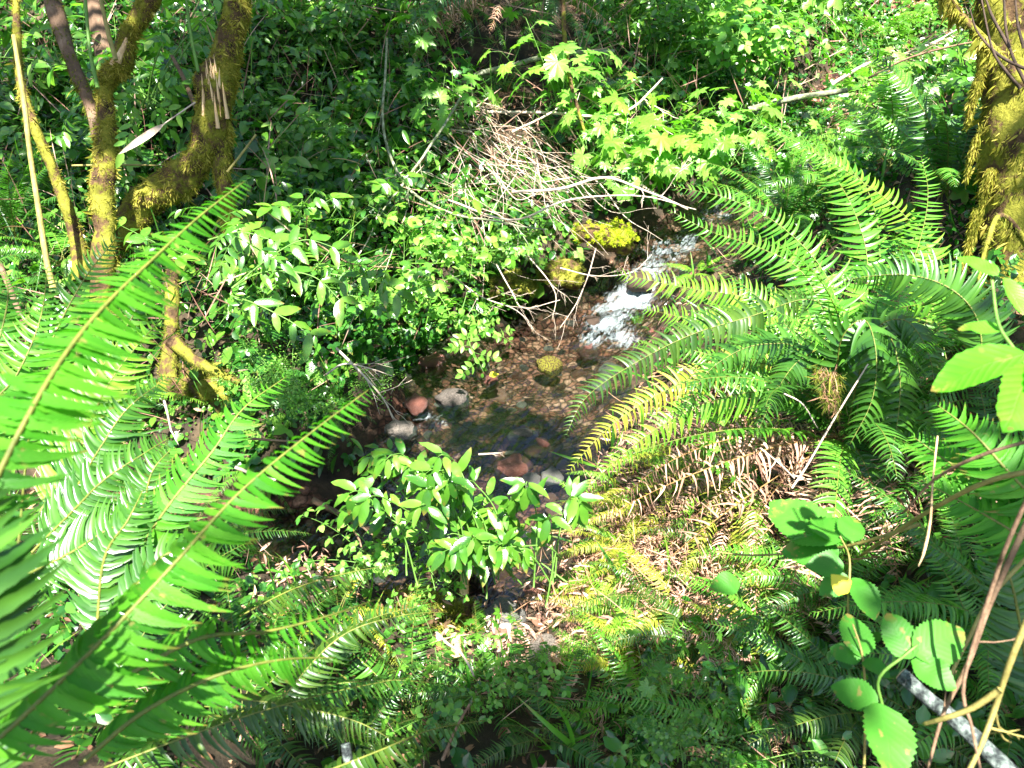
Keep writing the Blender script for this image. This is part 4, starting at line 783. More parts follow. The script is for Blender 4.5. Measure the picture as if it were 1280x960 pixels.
# litter: curled brown flakes
def litter(label, n, m, seed, side, zone, tpl, size, lift=.05, cat='leaf litter'):
    g = np.random.default_rng(seed); x, y, z, e, px, py = visible_pts(n, side, g); k = g.random(len(x)) < zone(px, py); x, y, z = x[k], y[k], z[k]; n = len(x)
    T = np.stack([x, y, z+g.uniform(0, 1, n)**2*lift], -1); mb = MB(); inst(mb, tpl, g.normal(0, 1, (n, 3))*[1, 1, .45], np.array([0, 0, 1.0])+g.normal(0, .7, (n, 3)), T, size*g.uniform(.4, 1.4, n), np.clip(g.normal(.5, .3, n), 0, 1))
    return tag(mb.build('leaf_litter', M[m]), label, cat, kind='stuff')
litter('pinkish brown dead fern scraps heaped over the near bank right of the stream', 110000, 'dead_pink', 51, 1, lambda px, py: blob(px, py, [(880, 650, 120, 110, 1), (800, 760, 130, 110, .5), (640, 800, 70, 70, .4), (1000, 560, 90, 60, .7), (960, 740, 90, 80, .6), (395, 690, 60, 30, 1), (200, 580, 60, 60, .5), (1210, 260, 50, 70, .7), (1040, 110, 60, 50, .9)]), t_leaf(3, .22, .3, .6), .045, .12)
litter('brown dead leaves scattered on the near bank soil', 26000, 'litter', 52, 1, lambda px, py: np.full(len(px), .5), t_leaf(3, .4, .4, .8), .035, .05)
litter('brown dead leaves scattered on the far bank soil', 20000, 'litter', 53, -1, lambda px, py: np.clip(.12+blob(px, py, [(620, 130, 70, 50, 1), (650, 200, 80, 60, .8), (1030, 100, 60, 50, .9)]), 0, 1), t_leaf(3, .35, .4, .8), .045, .12)
# fine dead stalks in the sunny brown bank
g = np.random.default_rng(61); mb = MB()
x, y, z, e, px, py = visible_pts(60000, 1, g); k = g.random(len(x)) < blob(px, py, [(890, 640, 120, 100, 1), (990, 590, 70, 70, .8), (820, 740, 130, 120, .6), (950, 740, 80, 80, .5)]); x, y, z = x[k], y[k], z[k]; n = len(x)
inst(mb, t_leaf(4, .035, .2, .3), g.normal(0, 1, (n, 3))*[1, 1, .5]+[0, 0, .15], g.normal(0, 1, (n, 3)), np.stack([x, y, z+g.uniform(0, .14, n)], -1), g.uniform(.04, .17, n), np.clip(g.normal(.6, .25, n), 0, 1))
tag(mb.build('dead_fern_mat', M['litter']), 'matted thin red-brown dead fern stalks on the sunny near bank', 'dead stalks', kind='stuff')
# twiggy small creeping plants and grass
g = np.random.default_rng(62); mb = MB(); x, y, z, e, px, py = visible_pts(9000, 1, g); k = g.random(len(x)) < .35*(1-np.clip(blob(px, py, [(600, 740, 170, 90, 1.6)]), 0, 1)); x, y, z = x[k], y[k], z[k]; n = len(x)
inst(mb, T_GRASS, np.stack([g.normal(0, .5, n), g.normal(-.2, .5, n), g.uniform(.4, 1, n)], -1), g.normal(0, 1, (n, 3)), np.stack([x, y, z], -1), g.uniform(.08, .26, n), g.random(n))
tag(mb.build('grass', M['fern_mid']), 'thin grass blades scattered over the near bank', 'grass', kind='stuff')

# ================================================================== FERNS, far ones first
def F_(label, px, py, n, size, **kw):
    t = kw.pop('t', None); lift = kw.pop('lift', (0, 0, .03)); loc = W(px, py, t) if t else G(px, py)+np.array(lift); return fern(label, loc, n, size, **kw)
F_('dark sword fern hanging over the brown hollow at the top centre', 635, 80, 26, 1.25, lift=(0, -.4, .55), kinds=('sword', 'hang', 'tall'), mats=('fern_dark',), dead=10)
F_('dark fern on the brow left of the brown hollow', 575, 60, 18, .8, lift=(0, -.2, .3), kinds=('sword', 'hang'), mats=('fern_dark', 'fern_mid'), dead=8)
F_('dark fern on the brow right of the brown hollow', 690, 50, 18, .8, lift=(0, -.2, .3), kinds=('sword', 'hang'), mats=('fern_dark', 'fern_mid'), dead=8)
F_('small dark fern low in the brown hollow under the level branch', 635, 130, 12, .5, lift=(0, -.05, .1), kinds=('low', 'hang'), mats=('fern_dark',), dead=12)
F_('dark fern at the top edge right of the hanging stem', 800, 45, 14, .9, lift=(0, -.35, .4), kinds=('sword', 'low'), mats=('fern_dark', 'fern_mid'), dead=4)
F_('fern arching from the top edge between the hollow and the lobed leaves', 735, -35, 12, .9, kinds=('sword', 'low'), mats=('fern_dark', 'fern_mid'))
F_('small bright fern above the palmate leaves right of the hanging stem', 748, 135, 7, .55, az=(-70, 70), kinds=('sword',), mats=('fern_lime',))
F_('bright fern near the top edge left of the mossy right trunk', 1105, 55, 9, .65, kinds=('sword', 'low'), mats=('fern_lime', 'fern_mid'))
F_('tall upright fern against the left side of the mossy right trunk', 1180, 260, 13, .85, kinds=('tall', 'sword'), mats=('fern_mid', 'fern_dark'), dead=2)
F_('bluish green fern below the brown brush at the upper right', 1110, 215, 12, .75, kinds=('sword', 'tall'), mats=('fern_mid', 'fern_dark'))
F_('fern behind the big right fern, left of the upright one', 1050, 240, 12, .8, kinds=('sword', 'low'), mats=('fern_mid',), dead=2)
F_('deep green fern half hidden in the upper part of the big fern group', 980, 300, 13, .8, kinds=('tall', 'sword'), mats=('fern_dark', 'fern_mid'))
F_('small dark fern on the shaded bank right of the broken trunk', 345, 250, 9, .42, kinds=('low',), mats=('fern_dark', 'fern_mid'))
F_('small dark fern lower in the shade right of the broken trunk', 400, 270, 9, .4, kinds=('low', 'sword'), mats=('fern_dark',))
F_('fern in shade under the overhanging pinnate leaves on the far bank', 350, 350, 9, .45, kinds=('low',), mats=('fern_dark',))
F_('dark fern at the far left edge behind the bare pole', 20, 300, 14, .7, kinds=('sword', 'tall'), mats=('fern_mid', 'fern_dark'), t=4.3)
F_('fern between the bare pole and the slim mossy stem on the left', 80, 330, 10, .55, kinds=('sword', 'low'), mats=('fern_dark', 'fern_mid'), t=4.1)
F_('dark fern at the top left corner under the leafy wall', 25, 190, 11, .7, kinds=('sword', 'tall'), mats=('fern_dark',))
F_('small bright fern growing beside the fall under the big fern tips', 868, 350, 8, .38, kinds=('low', 'lace'), mats=('fern_lime',))
F_('yellow-green fern sprig over the wet rock by the fall', 800, 415, 6, .28, kinds=('low', 'lace'), mats=('fern_yellow', 'fern_lime'))
F_('fern with pale fronds behind the palmate lime leaves', 885, 210, 9, .5, kinds=('sword',), mats=('fern_lime', 'fern_mid'))

# the big right fern group: hero fronds plus a filled crown
c0 = W(1055, 560, 2.55)
rf = empty('sword_fern', c0, 'huge glossy sword fern filling the right side, its fronds arching out over the stream', 'fern')
g = np.random.default_rng(8)
HB = dict(det=6, width=.16, rr=.0028, ser=0, s0=.1)
for i, (pts, pl, pr, l, cu, mt) in enumerate([
    ([(1075, 470, 2.75), (1100, 330, 2.9), (1080, 230, 3.0), (1010, 185, 3.1), (925, 142, 3.2)], .14, 52, (-.2, -.5), .55, 'fern_mid'),
    ([(1060, 480, 2.7), (1040, 360, 2.8), (985, 290, 2.9), (915, 250, 3.0), (838, 232, 3.05)], .13, 52, (-.3, -.1), .6, 'fern_mid'),
    ([(1075, 480, 2.7), (1085, 340, 2.85), (1070, 270, 2.9), (1040, 215, 3.0), (1000, 165, 3.1)], .15, 50, (-.2, -.2), .7, 'fern_mid'),
    ([(1050, 490, 2.6), (1000, 420, 2.65), (940, 375, 2.7), (860, 360, 2.8), (762, 340, 2.9)], .12, 52, (-.1, -.1), .7, 'fern_lime'),
    ([(1040, 500, 2.6), (990, 440, 2.6), (930, 410, 2.65), (870, 400, 2.7), (800, 385, 2.8)], .11, 46, (-.1, -.1), .8, 'fern_lime'),
    ([(1060, 480, 2.65), (1010, 350, 2.75), (950, 310, 2.85), (890, 290, 2.95), (835, 262, 3.0)], .12, 48, (-.1, -.2), .7, 'fern_mid'),
    ([(1120, 480, 2.6), (1170, 360, 2.7), (1140, 280, 2.8), (1060, 215, 2.95), (985, 175, 3.0)], .13, 50, (-.2, -.3), .6, 'fern_lime'),
    ([(1080, 500, 2.55), (1120, 380, 2.6), (1150, 300, 2.7), (1160, 240, 2.8), (1150, 190, 2.9)], .13, 46, (-.2, -.2), .7, 'fern_mid'),
    ([(1050, 400, 2.45), (1010, 374, 2.45), (940, 395, 2.5), (860, 420, 2.5), (780, 462, 2.5), (730, 500, 2.5), (706, 548, 2.5)], .115, 60, (-.9, .35), .25, 'fern_olive'),
    ([(1040, 505, 2.5), (960, 455, 2.5), (880, 468, 2.5), (810, 500, 2.5), (755, 540, 2.5), (708, 592, 2.5)], .11, 56, (-.6, .1), .5, 'fern_yellow'),
    ([(1035, 520, 2.5), (960, 490, 2.45), (880, 505, 2.45), (815, 540, 2.45), (765, 580, 2.45), (728, 618, 2.45)], .105, 54, (-.5, .1), .6, 'fern_lime'),
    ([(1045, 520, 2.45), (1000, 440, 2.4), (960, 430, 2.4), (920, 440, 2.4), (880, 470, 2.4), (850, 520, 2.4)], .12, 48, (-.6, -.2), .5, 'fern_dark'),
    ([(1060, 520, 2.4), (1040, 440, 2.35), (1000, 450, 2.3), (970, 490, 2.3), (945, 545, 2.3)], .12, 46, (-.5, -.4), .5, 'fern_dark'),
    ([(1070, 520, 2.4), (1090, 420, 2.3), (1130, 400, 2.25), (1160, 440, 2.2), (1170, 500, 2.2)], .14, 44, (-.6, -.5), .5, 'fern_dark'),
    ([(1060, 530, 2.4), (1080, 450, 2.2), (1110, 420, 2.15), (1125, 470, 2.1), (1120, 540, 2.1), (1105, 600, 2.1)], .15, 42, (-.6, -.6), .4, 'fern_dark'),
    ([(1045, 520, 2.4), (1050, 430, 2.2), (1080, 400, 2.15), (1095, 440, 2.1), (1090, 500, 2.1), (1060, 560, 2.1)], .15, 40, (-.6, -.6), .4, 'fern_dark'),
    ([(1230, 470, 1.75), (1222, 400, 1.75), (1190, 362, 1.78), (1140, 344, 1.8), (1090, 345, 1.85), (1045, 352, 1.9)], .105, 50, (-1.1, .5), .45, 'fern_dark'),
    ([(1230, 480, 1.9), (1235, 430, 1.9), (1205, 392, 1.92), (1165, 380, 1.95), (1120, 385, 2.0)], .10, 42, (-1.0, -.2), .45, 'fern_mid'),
    ([(1050, 540, 2.5), (1110, 520, 2.4), (1160, 540, 2.35), (1200, 580, 2.3), (1230, 640, 2.3)], .13, 44, (-.3, -.3), .6, 'fern_mid'),
    ([(1050, 540, 2.5), (1070, 560, 2.4), (1090, 610, 2.35), (1080, 670, 2.3), (1065, 720, 2.3)], .12, 44, (-.4, -.4), .6, 'fern_dark'),
]):
    hero(rf, pts, pl, pr, l, cu, mt, 200+i, fwd=.25, **HB)
for i in range(30):
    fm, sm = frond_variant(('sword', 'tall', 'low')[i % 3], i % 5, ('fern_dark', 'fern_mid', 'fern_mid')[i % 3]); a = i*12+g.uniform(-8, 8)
    f = child('frond', fm, rf, (0, 0, .0), (g.normal(0, .2), g.normal(-.1, .12), R(a)), g.uniform(.65, .95)); child('stalk', sm, f)
for i in range(34):
    fm, sm = frond_variant('hang', i % 5, 'fern_dead', True); f = child('dead_frond', fm, rf, (0, 0, .05), (g.normal(0, .2), g.normal(.1, .15), R(170+(i*29) % 200+g.uniform(-9, 9))), g.uniform(.5, .95)); child('stalk', sm, f); f['label'] = 'withered red-brown frond in the skirt under the green ones'
F_('second glossy fern crowded behind the big fern at the foot of the mossy right trunk', 1180, 480, 14, .8, kinds=('sword', 'low'), mats=('fern_dark', 'fern_mid'), dead=4)
F_('fern left of the big fern with light fronds reaching to the stream', 945, 460, 12, .62, kinds=('low', 'sword'), mats=('fern_mid', 'fern_lime'), dead=3)
F_('fern at the right edge below the mossy trunk', 1235, 620, 13, .6, kinds=('low', 'sword'), mats=('fern_dark', 'fern_mid'))
F_('dark fern in the tangle behind the bramble leaves', 1110, 700, 13, .55, kinds=('low', 'hang'), mats=('fern_dark', 'fern_olive'), dead=4)
F_('fern with long strap leaflets in the lower right corner', 1260, 800, 12, .55, kinds=('low', 'sword'), mats=('fern_mid', 'fern_dark'))
F_('fern in deep shade under the sawn branch at the bottom right', 1150, 930, 12, .5, kinds=('low', 'hang'), mats=('fern_dark', 'fern_olive'), dead=3)
F_('fern with pale green fronds at the bottom edge left of the bramble leaves', 960, 940, 11, .48, kinds=('low',), mats=('fern_mid', 'fern_olive'), dead=2)
F_('fern with small ladder-like fronds below the gravel patch', 790, 890, 11, .42, kinds=('low', 'lace'), mats=('fern_mid', 'fern_lime'), dead=2)
# near right edge bright fern (blurred)
nf = empty('sword_fern', W(1330, 620, 1.3), 'bright green near fern poking in from the right edge under the big leaf', 'fern')
for i, pts in enumerate([[(1330, 640, 1.4), (1250, 610, 1.4), (1190, 580, 1.45), (1140, 545, 1.5)], [(1330, 660, 1.35), (1270, 600, 1.35), (1215, 540, 1.4), (1170, 505, 1.45)], [(1340, 720, 1.35), (1290, 680, 1.35), (1225, 640, 1.38), (1150, 600, 1.42)], [(1290, 880, 1.35), (1275, 780, 1.35), (1262, 720, 1.35), (1240, 660, 1.4)]]):
    hero(nf, pts, .10, 34, (-.2, -.2), .7, 'fern_hero' if i < 3 else 'fern_dark', 300+i, det=7, width=.18)

# yellow-green ferns lying down the sunny bank, centre right
for i, (lb, x, y, n, s, az, ms) in enumerate([
    ('yellow-green fern sprawling down the bank just under the long drooping fronds', 850, 585, 9, .42, (150, 330), ('fern_yellow', 'fern_lime')),
    ('fine yellow fern matted over the sunny bank, upper one of the sprawling ferns', 800, 650, 9, .42, (150, 300), ('fern_yellow',)),
    ('lime fern half buried in pink dead fronds beside the drooping leaflets', 775, 690, 9, .34, (150, 300), ('fern_lime', 'fern_yellow')),
    ('sprawling yellow fern right of the grey oval stone', 775, 780, 9, .32, (150, 300), ('fern_yellow', 'fern_lime')),
    ('olive fern lying down the bank right of the sprawling yellow one', 820, 760, 10, .42, (150, 310), ('fern_yellow', 'fern_olive')),
    ('yellowing fern in the middle of the pink dead stalks', 900, 700, 8, .38, (150, 340), ('fern_yellow', 'fern_olive')),
    ('lime fern below the pink dead stalks left of the broad leaves', 870, 820, 10, .40, (120, 330), ('fern_lime', 'fern_olive')),
    ('yellow-green fern just above the bottom ladder-fronded fern', 770, 840, 9, .36, (130, 330), ('fern_lime', 'fern_yellow')),
    ('olive fern in the tangle below the big fern skirt', 960, 790, 10, .42, (0, 360), ('fern_olive', 'fern_yellow')),
    ('mossy green fern at the water edge right of the drooping leaflets', 740, 650, 8, .26, (120, 330), ('fern_lime', 'fern_yellow'))]):
    F_(lb, x, y, n, s, az=az, kinds=('low', 'hang', 'lace'), mats=ms, dead=14, seed=40+i)
for i, (lb, x, y, n, s, az, ms, kd) in enumerate([
    ('small lime fern at the top of the sprawling fern bank beside the pale leaves', 880, 610, 10, .34, (120, 330), ('fern_yellow', 'fern_lime'), ('low', 'lace')),
    ('yellow fern hanging down to the water edge under the drooping frond tips', 780, 620, 10, .36, (150, 330), ('fern_yellow', 'fern_lime'), ('low', 'hang')),
    ('yellow-green fern in the middle of the sprawling fern bank', 790, 715, 11, .40, (140, 320), ('fern_yellow', 'fern_lime'), ('low', 'hang')),
    ('yellow-green fern overhanging the gravel patch from the right', 735, 735, 8, .26, (140, 320), ('fern_lime', 'fern_yellow'), ('low', 'hang')),
    ('sprawling fern with golden tips between the gravel and the lobed broad leaves', 800, 815, 10, .34, (120, 320), ('fern_yellow', 'fern_lime'), ('low', 'hang')),
    ('fern with mixed green and golden fronds above the broad lobed leaves', 850, 770, 11, .40, (120, 330), ('fern_yellow', 'fern_olive'), ('low', 'hang')),
    ('dull green fern between the pink dead stalks and the dark bramble', 955, 715, 11, .42, (0, 360), ('fern_olive', 'fern_mid'), ('low', 'hang')),
    ('fern with strap fronds left of the bramble stem', 1010, 850, 13, .46, (0, 360), ('fern_olive', 'fern_mid'), ('low', 'hang')),
    ('fern with strap fronds behind the three bramble leaves', 1040, 760, 13, .46, (0, 360), ('fern_dark', 'fern_mid'), ('low', 'sword')),
    ('glossy fern right of the bramble under the tan canes', 1200, 760, 13, .5, (0, 360), ('fern_dark', 'fern_mid'), ('low', 'sword')),
    ('fern below the sawn branch end at the lower right', 1075, 900, 13, .45, (0, 360), ('fern_olive', 'fern_dark'), ('low', 'hang')),
    ('fern on the bottom edge in the right corner', 1240, 900, 13, .48, (0, 360), ('fern_mid', 'fern_dark'), ('low', 'sword')),
    ('olive fern on the bottom edge left of the finely cut herb', 770, 950, 12, .42, (0, 360), ('fern_olive', 'fern_mid'), ('low', 'hang')),
    ('dark fern in the middle of the bottom tangle', 610, 890, 13, .42, (0, 360), ('fern_olive', 'fern_dark'), ('low', 'hang')),
    ('dark green fern hidden behind the near fronds at the middle left', 190, 600, 12, .5, (0, 360), ('fern_dark', 'fern_olive'), ('low', 'sword')),
    ('fern low under the near fronds beside the lower water', 330, 690, 12, .42, (0, 360), ('fern_olive', 'fern_mid'), ('low', 'hang')),
    ('fern at the left edge low behind the nearest fern', 60, 720, 12, .5, (0, 360), ('fern_dark', 'fern_olive'), ('low', 'sword')),
    ('small fern on the far bank edge over the lower water', 320, 590, 11, .34, (0, 360), ('fern_dark', 'fern_mid'), ('low', 'hang')),
    ('dark fern drooping over the undercut left bank above the riffle', 420, 520, 10, .3, (0, 360), ('fern_dark',), ('low', 'hang')),
    ('fern at the shaded foot of the mossy stump', 170, 520, 11, .5, (0, 360), ('fern_mid', 'fern_lime'), ('low', 'sword'))]):
    F_(lb, x, y, n, s, az=az, kinds=kd, mats=ms, dead=(9 if 650 < x < 1000 else 3), seed=140+i)
sk = empty('sword_fern', G(985, 560)+[0, 0, .12], 'fern whose long yellow-green and rusty fronds curtain the bank down to the gravel', 'fern')
gg = np.random.default_rng(404)
for q in range(15):
    x0, y0 = 1000-q*7+gg.normal(0, 8), 590+gg.normal(0, 12)+q*3; x1, y1 = 700+q*19+gg.normal(0, 12), 640+q*15+gg.normal(0, 14)
    pp = []
    for u_ in (0, .3, .6, .85, 1): c_ = G(x0+(x1-x0)*u_, y0+(y1-y0)*u_**1.25)+np.array([0, 0, .13+.16*math.sin(math.pi*min(u_+.12, 1))]); px_, py_, dp_ = proj(c_); pp.append((px_, py_, dp_))
    hero(sk, pp, .072, 56, (-.45, -.15), .5, ('fern_yellow', 'fern_dead', 'fern_lime', 'fern_yellow')[q % 4], 600+q, det=4, width=.15, rr=.0018, ser=0, jit=.14, missing=.08, droop=.35)
for i, (lb, x, y, n, s) in enumerate([('heap of dead pinkish fern fronds just left of the big fern skirt', 925, 600, 16, .4), ('dead straw-coloured fronds hanging down the bank in the middle of the sprawling ferns', 845, 675, 16, .4), ('dead red-brown fronds by the pale stalk under the big fern', 960, 670, 16, .38),
    ('dead pink fronds lying just above the lobed broad leaves', 840, 790, 14, .34), ('dead fronds hanging right of the gravel patch', 715, 800, 10, .22), ('dead brown fronds left of the bramble stem', 960, 860, 12, .34)]):
    c = G(x, y)+[0, 0, .07]; rt = empty('dead_fern', c, lb, 'dead fern'); gg = np.random.default_rng(900+i)
    for q in range(n):
        fm, sm = frond_variant('hang' if q % 2 else 'low', q % 5, 'fern_dead', True); f = child('dead_frond', fm, rt, (gg.normal(0, .05), gg.normal(0, .05), gg.uniform(0, .04)), (gg.normal(0, .3), gg.uniform(0, .5), R(gg.uniform(130, 350))), s*gg.uniform(.6, 1.15)); child('stalk', sm, f)
# dark drooping fern fronds across the bottom
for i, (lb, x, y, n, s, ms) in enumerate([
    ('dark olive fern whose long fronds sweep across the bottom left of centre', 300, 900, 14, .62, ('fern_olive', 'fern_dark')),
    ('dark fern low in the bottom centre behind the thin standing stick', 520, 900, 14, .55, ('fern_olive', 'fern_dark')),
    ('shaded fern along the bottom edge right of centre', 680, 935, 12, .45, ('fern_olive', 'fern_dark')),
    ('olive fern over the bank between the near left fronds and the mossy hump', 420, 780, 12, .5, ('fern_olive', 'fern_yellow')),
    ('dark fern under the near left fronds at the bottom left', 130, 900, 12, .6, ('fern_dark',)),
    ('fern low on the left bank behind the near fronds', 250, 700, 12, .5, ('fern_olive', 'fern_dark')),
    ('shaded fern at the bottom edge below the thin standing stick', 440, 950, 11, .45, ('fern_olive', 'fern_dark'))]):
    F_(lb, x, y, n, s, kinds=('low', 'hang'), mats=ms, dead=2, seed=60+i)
bf = empty('sword_fern', W(380, 985, 1.45), 'dark fern with long yellow stalks crossing the bottom of the picture', 'fern')
for i, pts in enumerate([[(130, 960, 1.3), (230, 922, 1.35), (330, 888, 1.4), (430, 862, 1.5), (520, 845, 1.6)], [(380, 975, 1.35), (470, 940, 1.42), (540, 912, 1.5), (610, 900, 1.6)], [(250, 870, 1.5), (350, 880, 1.5), (440, 900, 1.5), (500, 930, 1.5)], [(330, 900, 1.7), (420, 800, 1.75), (500, 770, 1.8), (560, 765, 1.9)],
    [(300, 770, 1.8), (370, 735, 1.9), (440, 715, 2.0), (500, 705, 2.1)]]):
    hero(bf, pts, .085, 44, (-.7, -.2), .45, 'fern_olive', 400+i, det=6, width=.13, sick=.3, droop=.4, rr=.0028, ser=0)

# ferns of the left side, mid distance (sunlit, glowing)
lf = empty('sword_fern', W(75, 640, 2.0), 'sunlit fern with pale upright fronds left of the stump', 'fern')
for i, (pts, mt, pl) in enumerate([
    ([(30, 600, 2.0), (45, 480, 2.0), (72, 410, 2.05), (108, 345, 2.1), (150, 292, 2.15)], 'fern_mid', .13),
    ([(60, 640, 2.0), (105, 500, 2.0), (140, 440, 2.05), (180, 370, 2.1), (212, 310, 2.15)], 'fern_mid', .13),
    ([(50, 640, 1.95), (100, 560, 1.95), (130, 490, 1.95), (165, 440, 2.0), (205, 395, 2.1)], 'fern_lime', .13),
    ([(60, 660, 1.9), (95, 610, 1.9), (125, 560, 1.9), (160, 510, 1.95), (212, 470, 2.05)], 'fern_dark', .12),  # lower fronds take a darker green that stands in for shade
    ([(40, 690, 1.8), (90, 640, 1.8), (130, 600, 1.8), (175, 570, 1.85), (215, 545, 1.95)], 'fern_dark', .11),
    ([(-40, 560, 2.0), (-20, 480, 2.0), (0, 420, 2.0), (10, 370, 2.05), (5, 340, 2.1)], 'fern_mid', .12),
    ([(-60, 640, 1.9), (-20, 520, 1.9), (20, 470, 1.95), (50, 400, 2.0), (60, 330, 2.1)], 'fern_mid', .12),
    ([(30, 720, 1.7), (90, 690, 1.7), (140, 660, 1.72), (190, 650, 1.8), (240, 655, 1.9)], 'fern_dark', .11),
    ([(130, 700, 1.75), (175, 640, 1.75), (190, 590, 1.75), (215, 560, 1.8)], 'fern_dark', .10),
]): hero(lf, pts, pl, 44, (-.15, -.15), .8, mt, 500+i, det=7, width=.17, ser=0)
lf = empty('sword_fern', W(150, 760, 1.6), 'mid green fern leaning right over the bank, one frond tip on the bright cress', 'fern')
hero(lf, [(140, 745, 1.55), (205, 640, 1.55), (265, 565, 1.6), (305, 510, 1.65), (362, 468, 1.75)], .10, 44, (-.35, .0), .75, 'fern_hero', 520, det=8, width=.17)
hero(lf, [(130, 790, 1.5), (180, 720, 1.5), (215, 690, 1.5), (262, 690, 1.55), (300, 715, 1.6)], .09, 36, (-.35, -.1), .7, 'fern_dark', 521, det=7)  # back fronds: depth shade put into the darker green
hero(lf, [(120, 800, 1.5), (130, 700, 1.5), (160, 650, 1.5), (180, 610, 1.55)], .10, 36, (-.35, -.1), .7, 'fern_dark', 522, det=7)
# near ferns (slightly out of focus)
nf = empty('sword_fern', W(-40, 980, .85), 'near bright green fern at the lower left, its long fronds pointing to the stream', 'fern')
hero(nf, [(-60, 965, .74), (0, 922, .76), (120, 808, .80), (215, 708, .85), (300, 615, .92), (390, 540, 1.0), (468, 482, 1.10)], 0.092, 54, (-1.5, -.10), .85, 'fern_hero', 530, width=.19, det=12, sick=.28, rr=.0038, fwd=.15)
hero(nf, [(60, 900, 1.0), (150, 850, 1.0), (250, 798, 1.02), (330, 790, 1.08), (410, 770, 1.15), (482, 745, 1.25)], .07, 44, (-.9, -.15), .8, 'fern_hero', 531, width=.18, det=10, sick=.3)
hero(nf, [(100, 955, .95), (180, 890, .97), (270, 845, 1.0), (350, 825, 1.05), (425, 822, 1.15)], .075, 42, (-.9, -.25), .8, 'fern_hero', 532, width=.18, det=10, sick=.3)
nf = empty('sword_fern', W(-60, 760, .75), 'nearest fern at the left edge with one tall frond curving up past the mossy trunks', 'fern')
hero(nf, [(-50, 700, .68), (-5, 600, .70), (35, 520, .73), (80, 445, .78), (130, 383, .84), (190, 325, .92), (250, 270, 1.0), (312, 222, 1.1)], .088, 58, (-.95, -.2), .82, 'fern_hero', 540, width=.2, det=12, sick=.25, rr=.0042, fwd=.2)
hero(nf, [(-110, 960, .62), (-70, 860, .62), (-50, 760, .62), (-55, 660, .64), (-70, 560, .68)], .115, 30, (-.3, -.3), .8, 'fern_dark', 541, width=.2, det=12, sick=.2)  # edge fronds: foreground shade put into the darker green
hero(nf, [(-30, 1040, .8), (-20, 900, .8), (-5, 800, .82), (20, 700, .86), (30, 600, .92)], .085, 32, (-.3, -.3), .7, 'fern_dark', 542, width=.19, det=10)

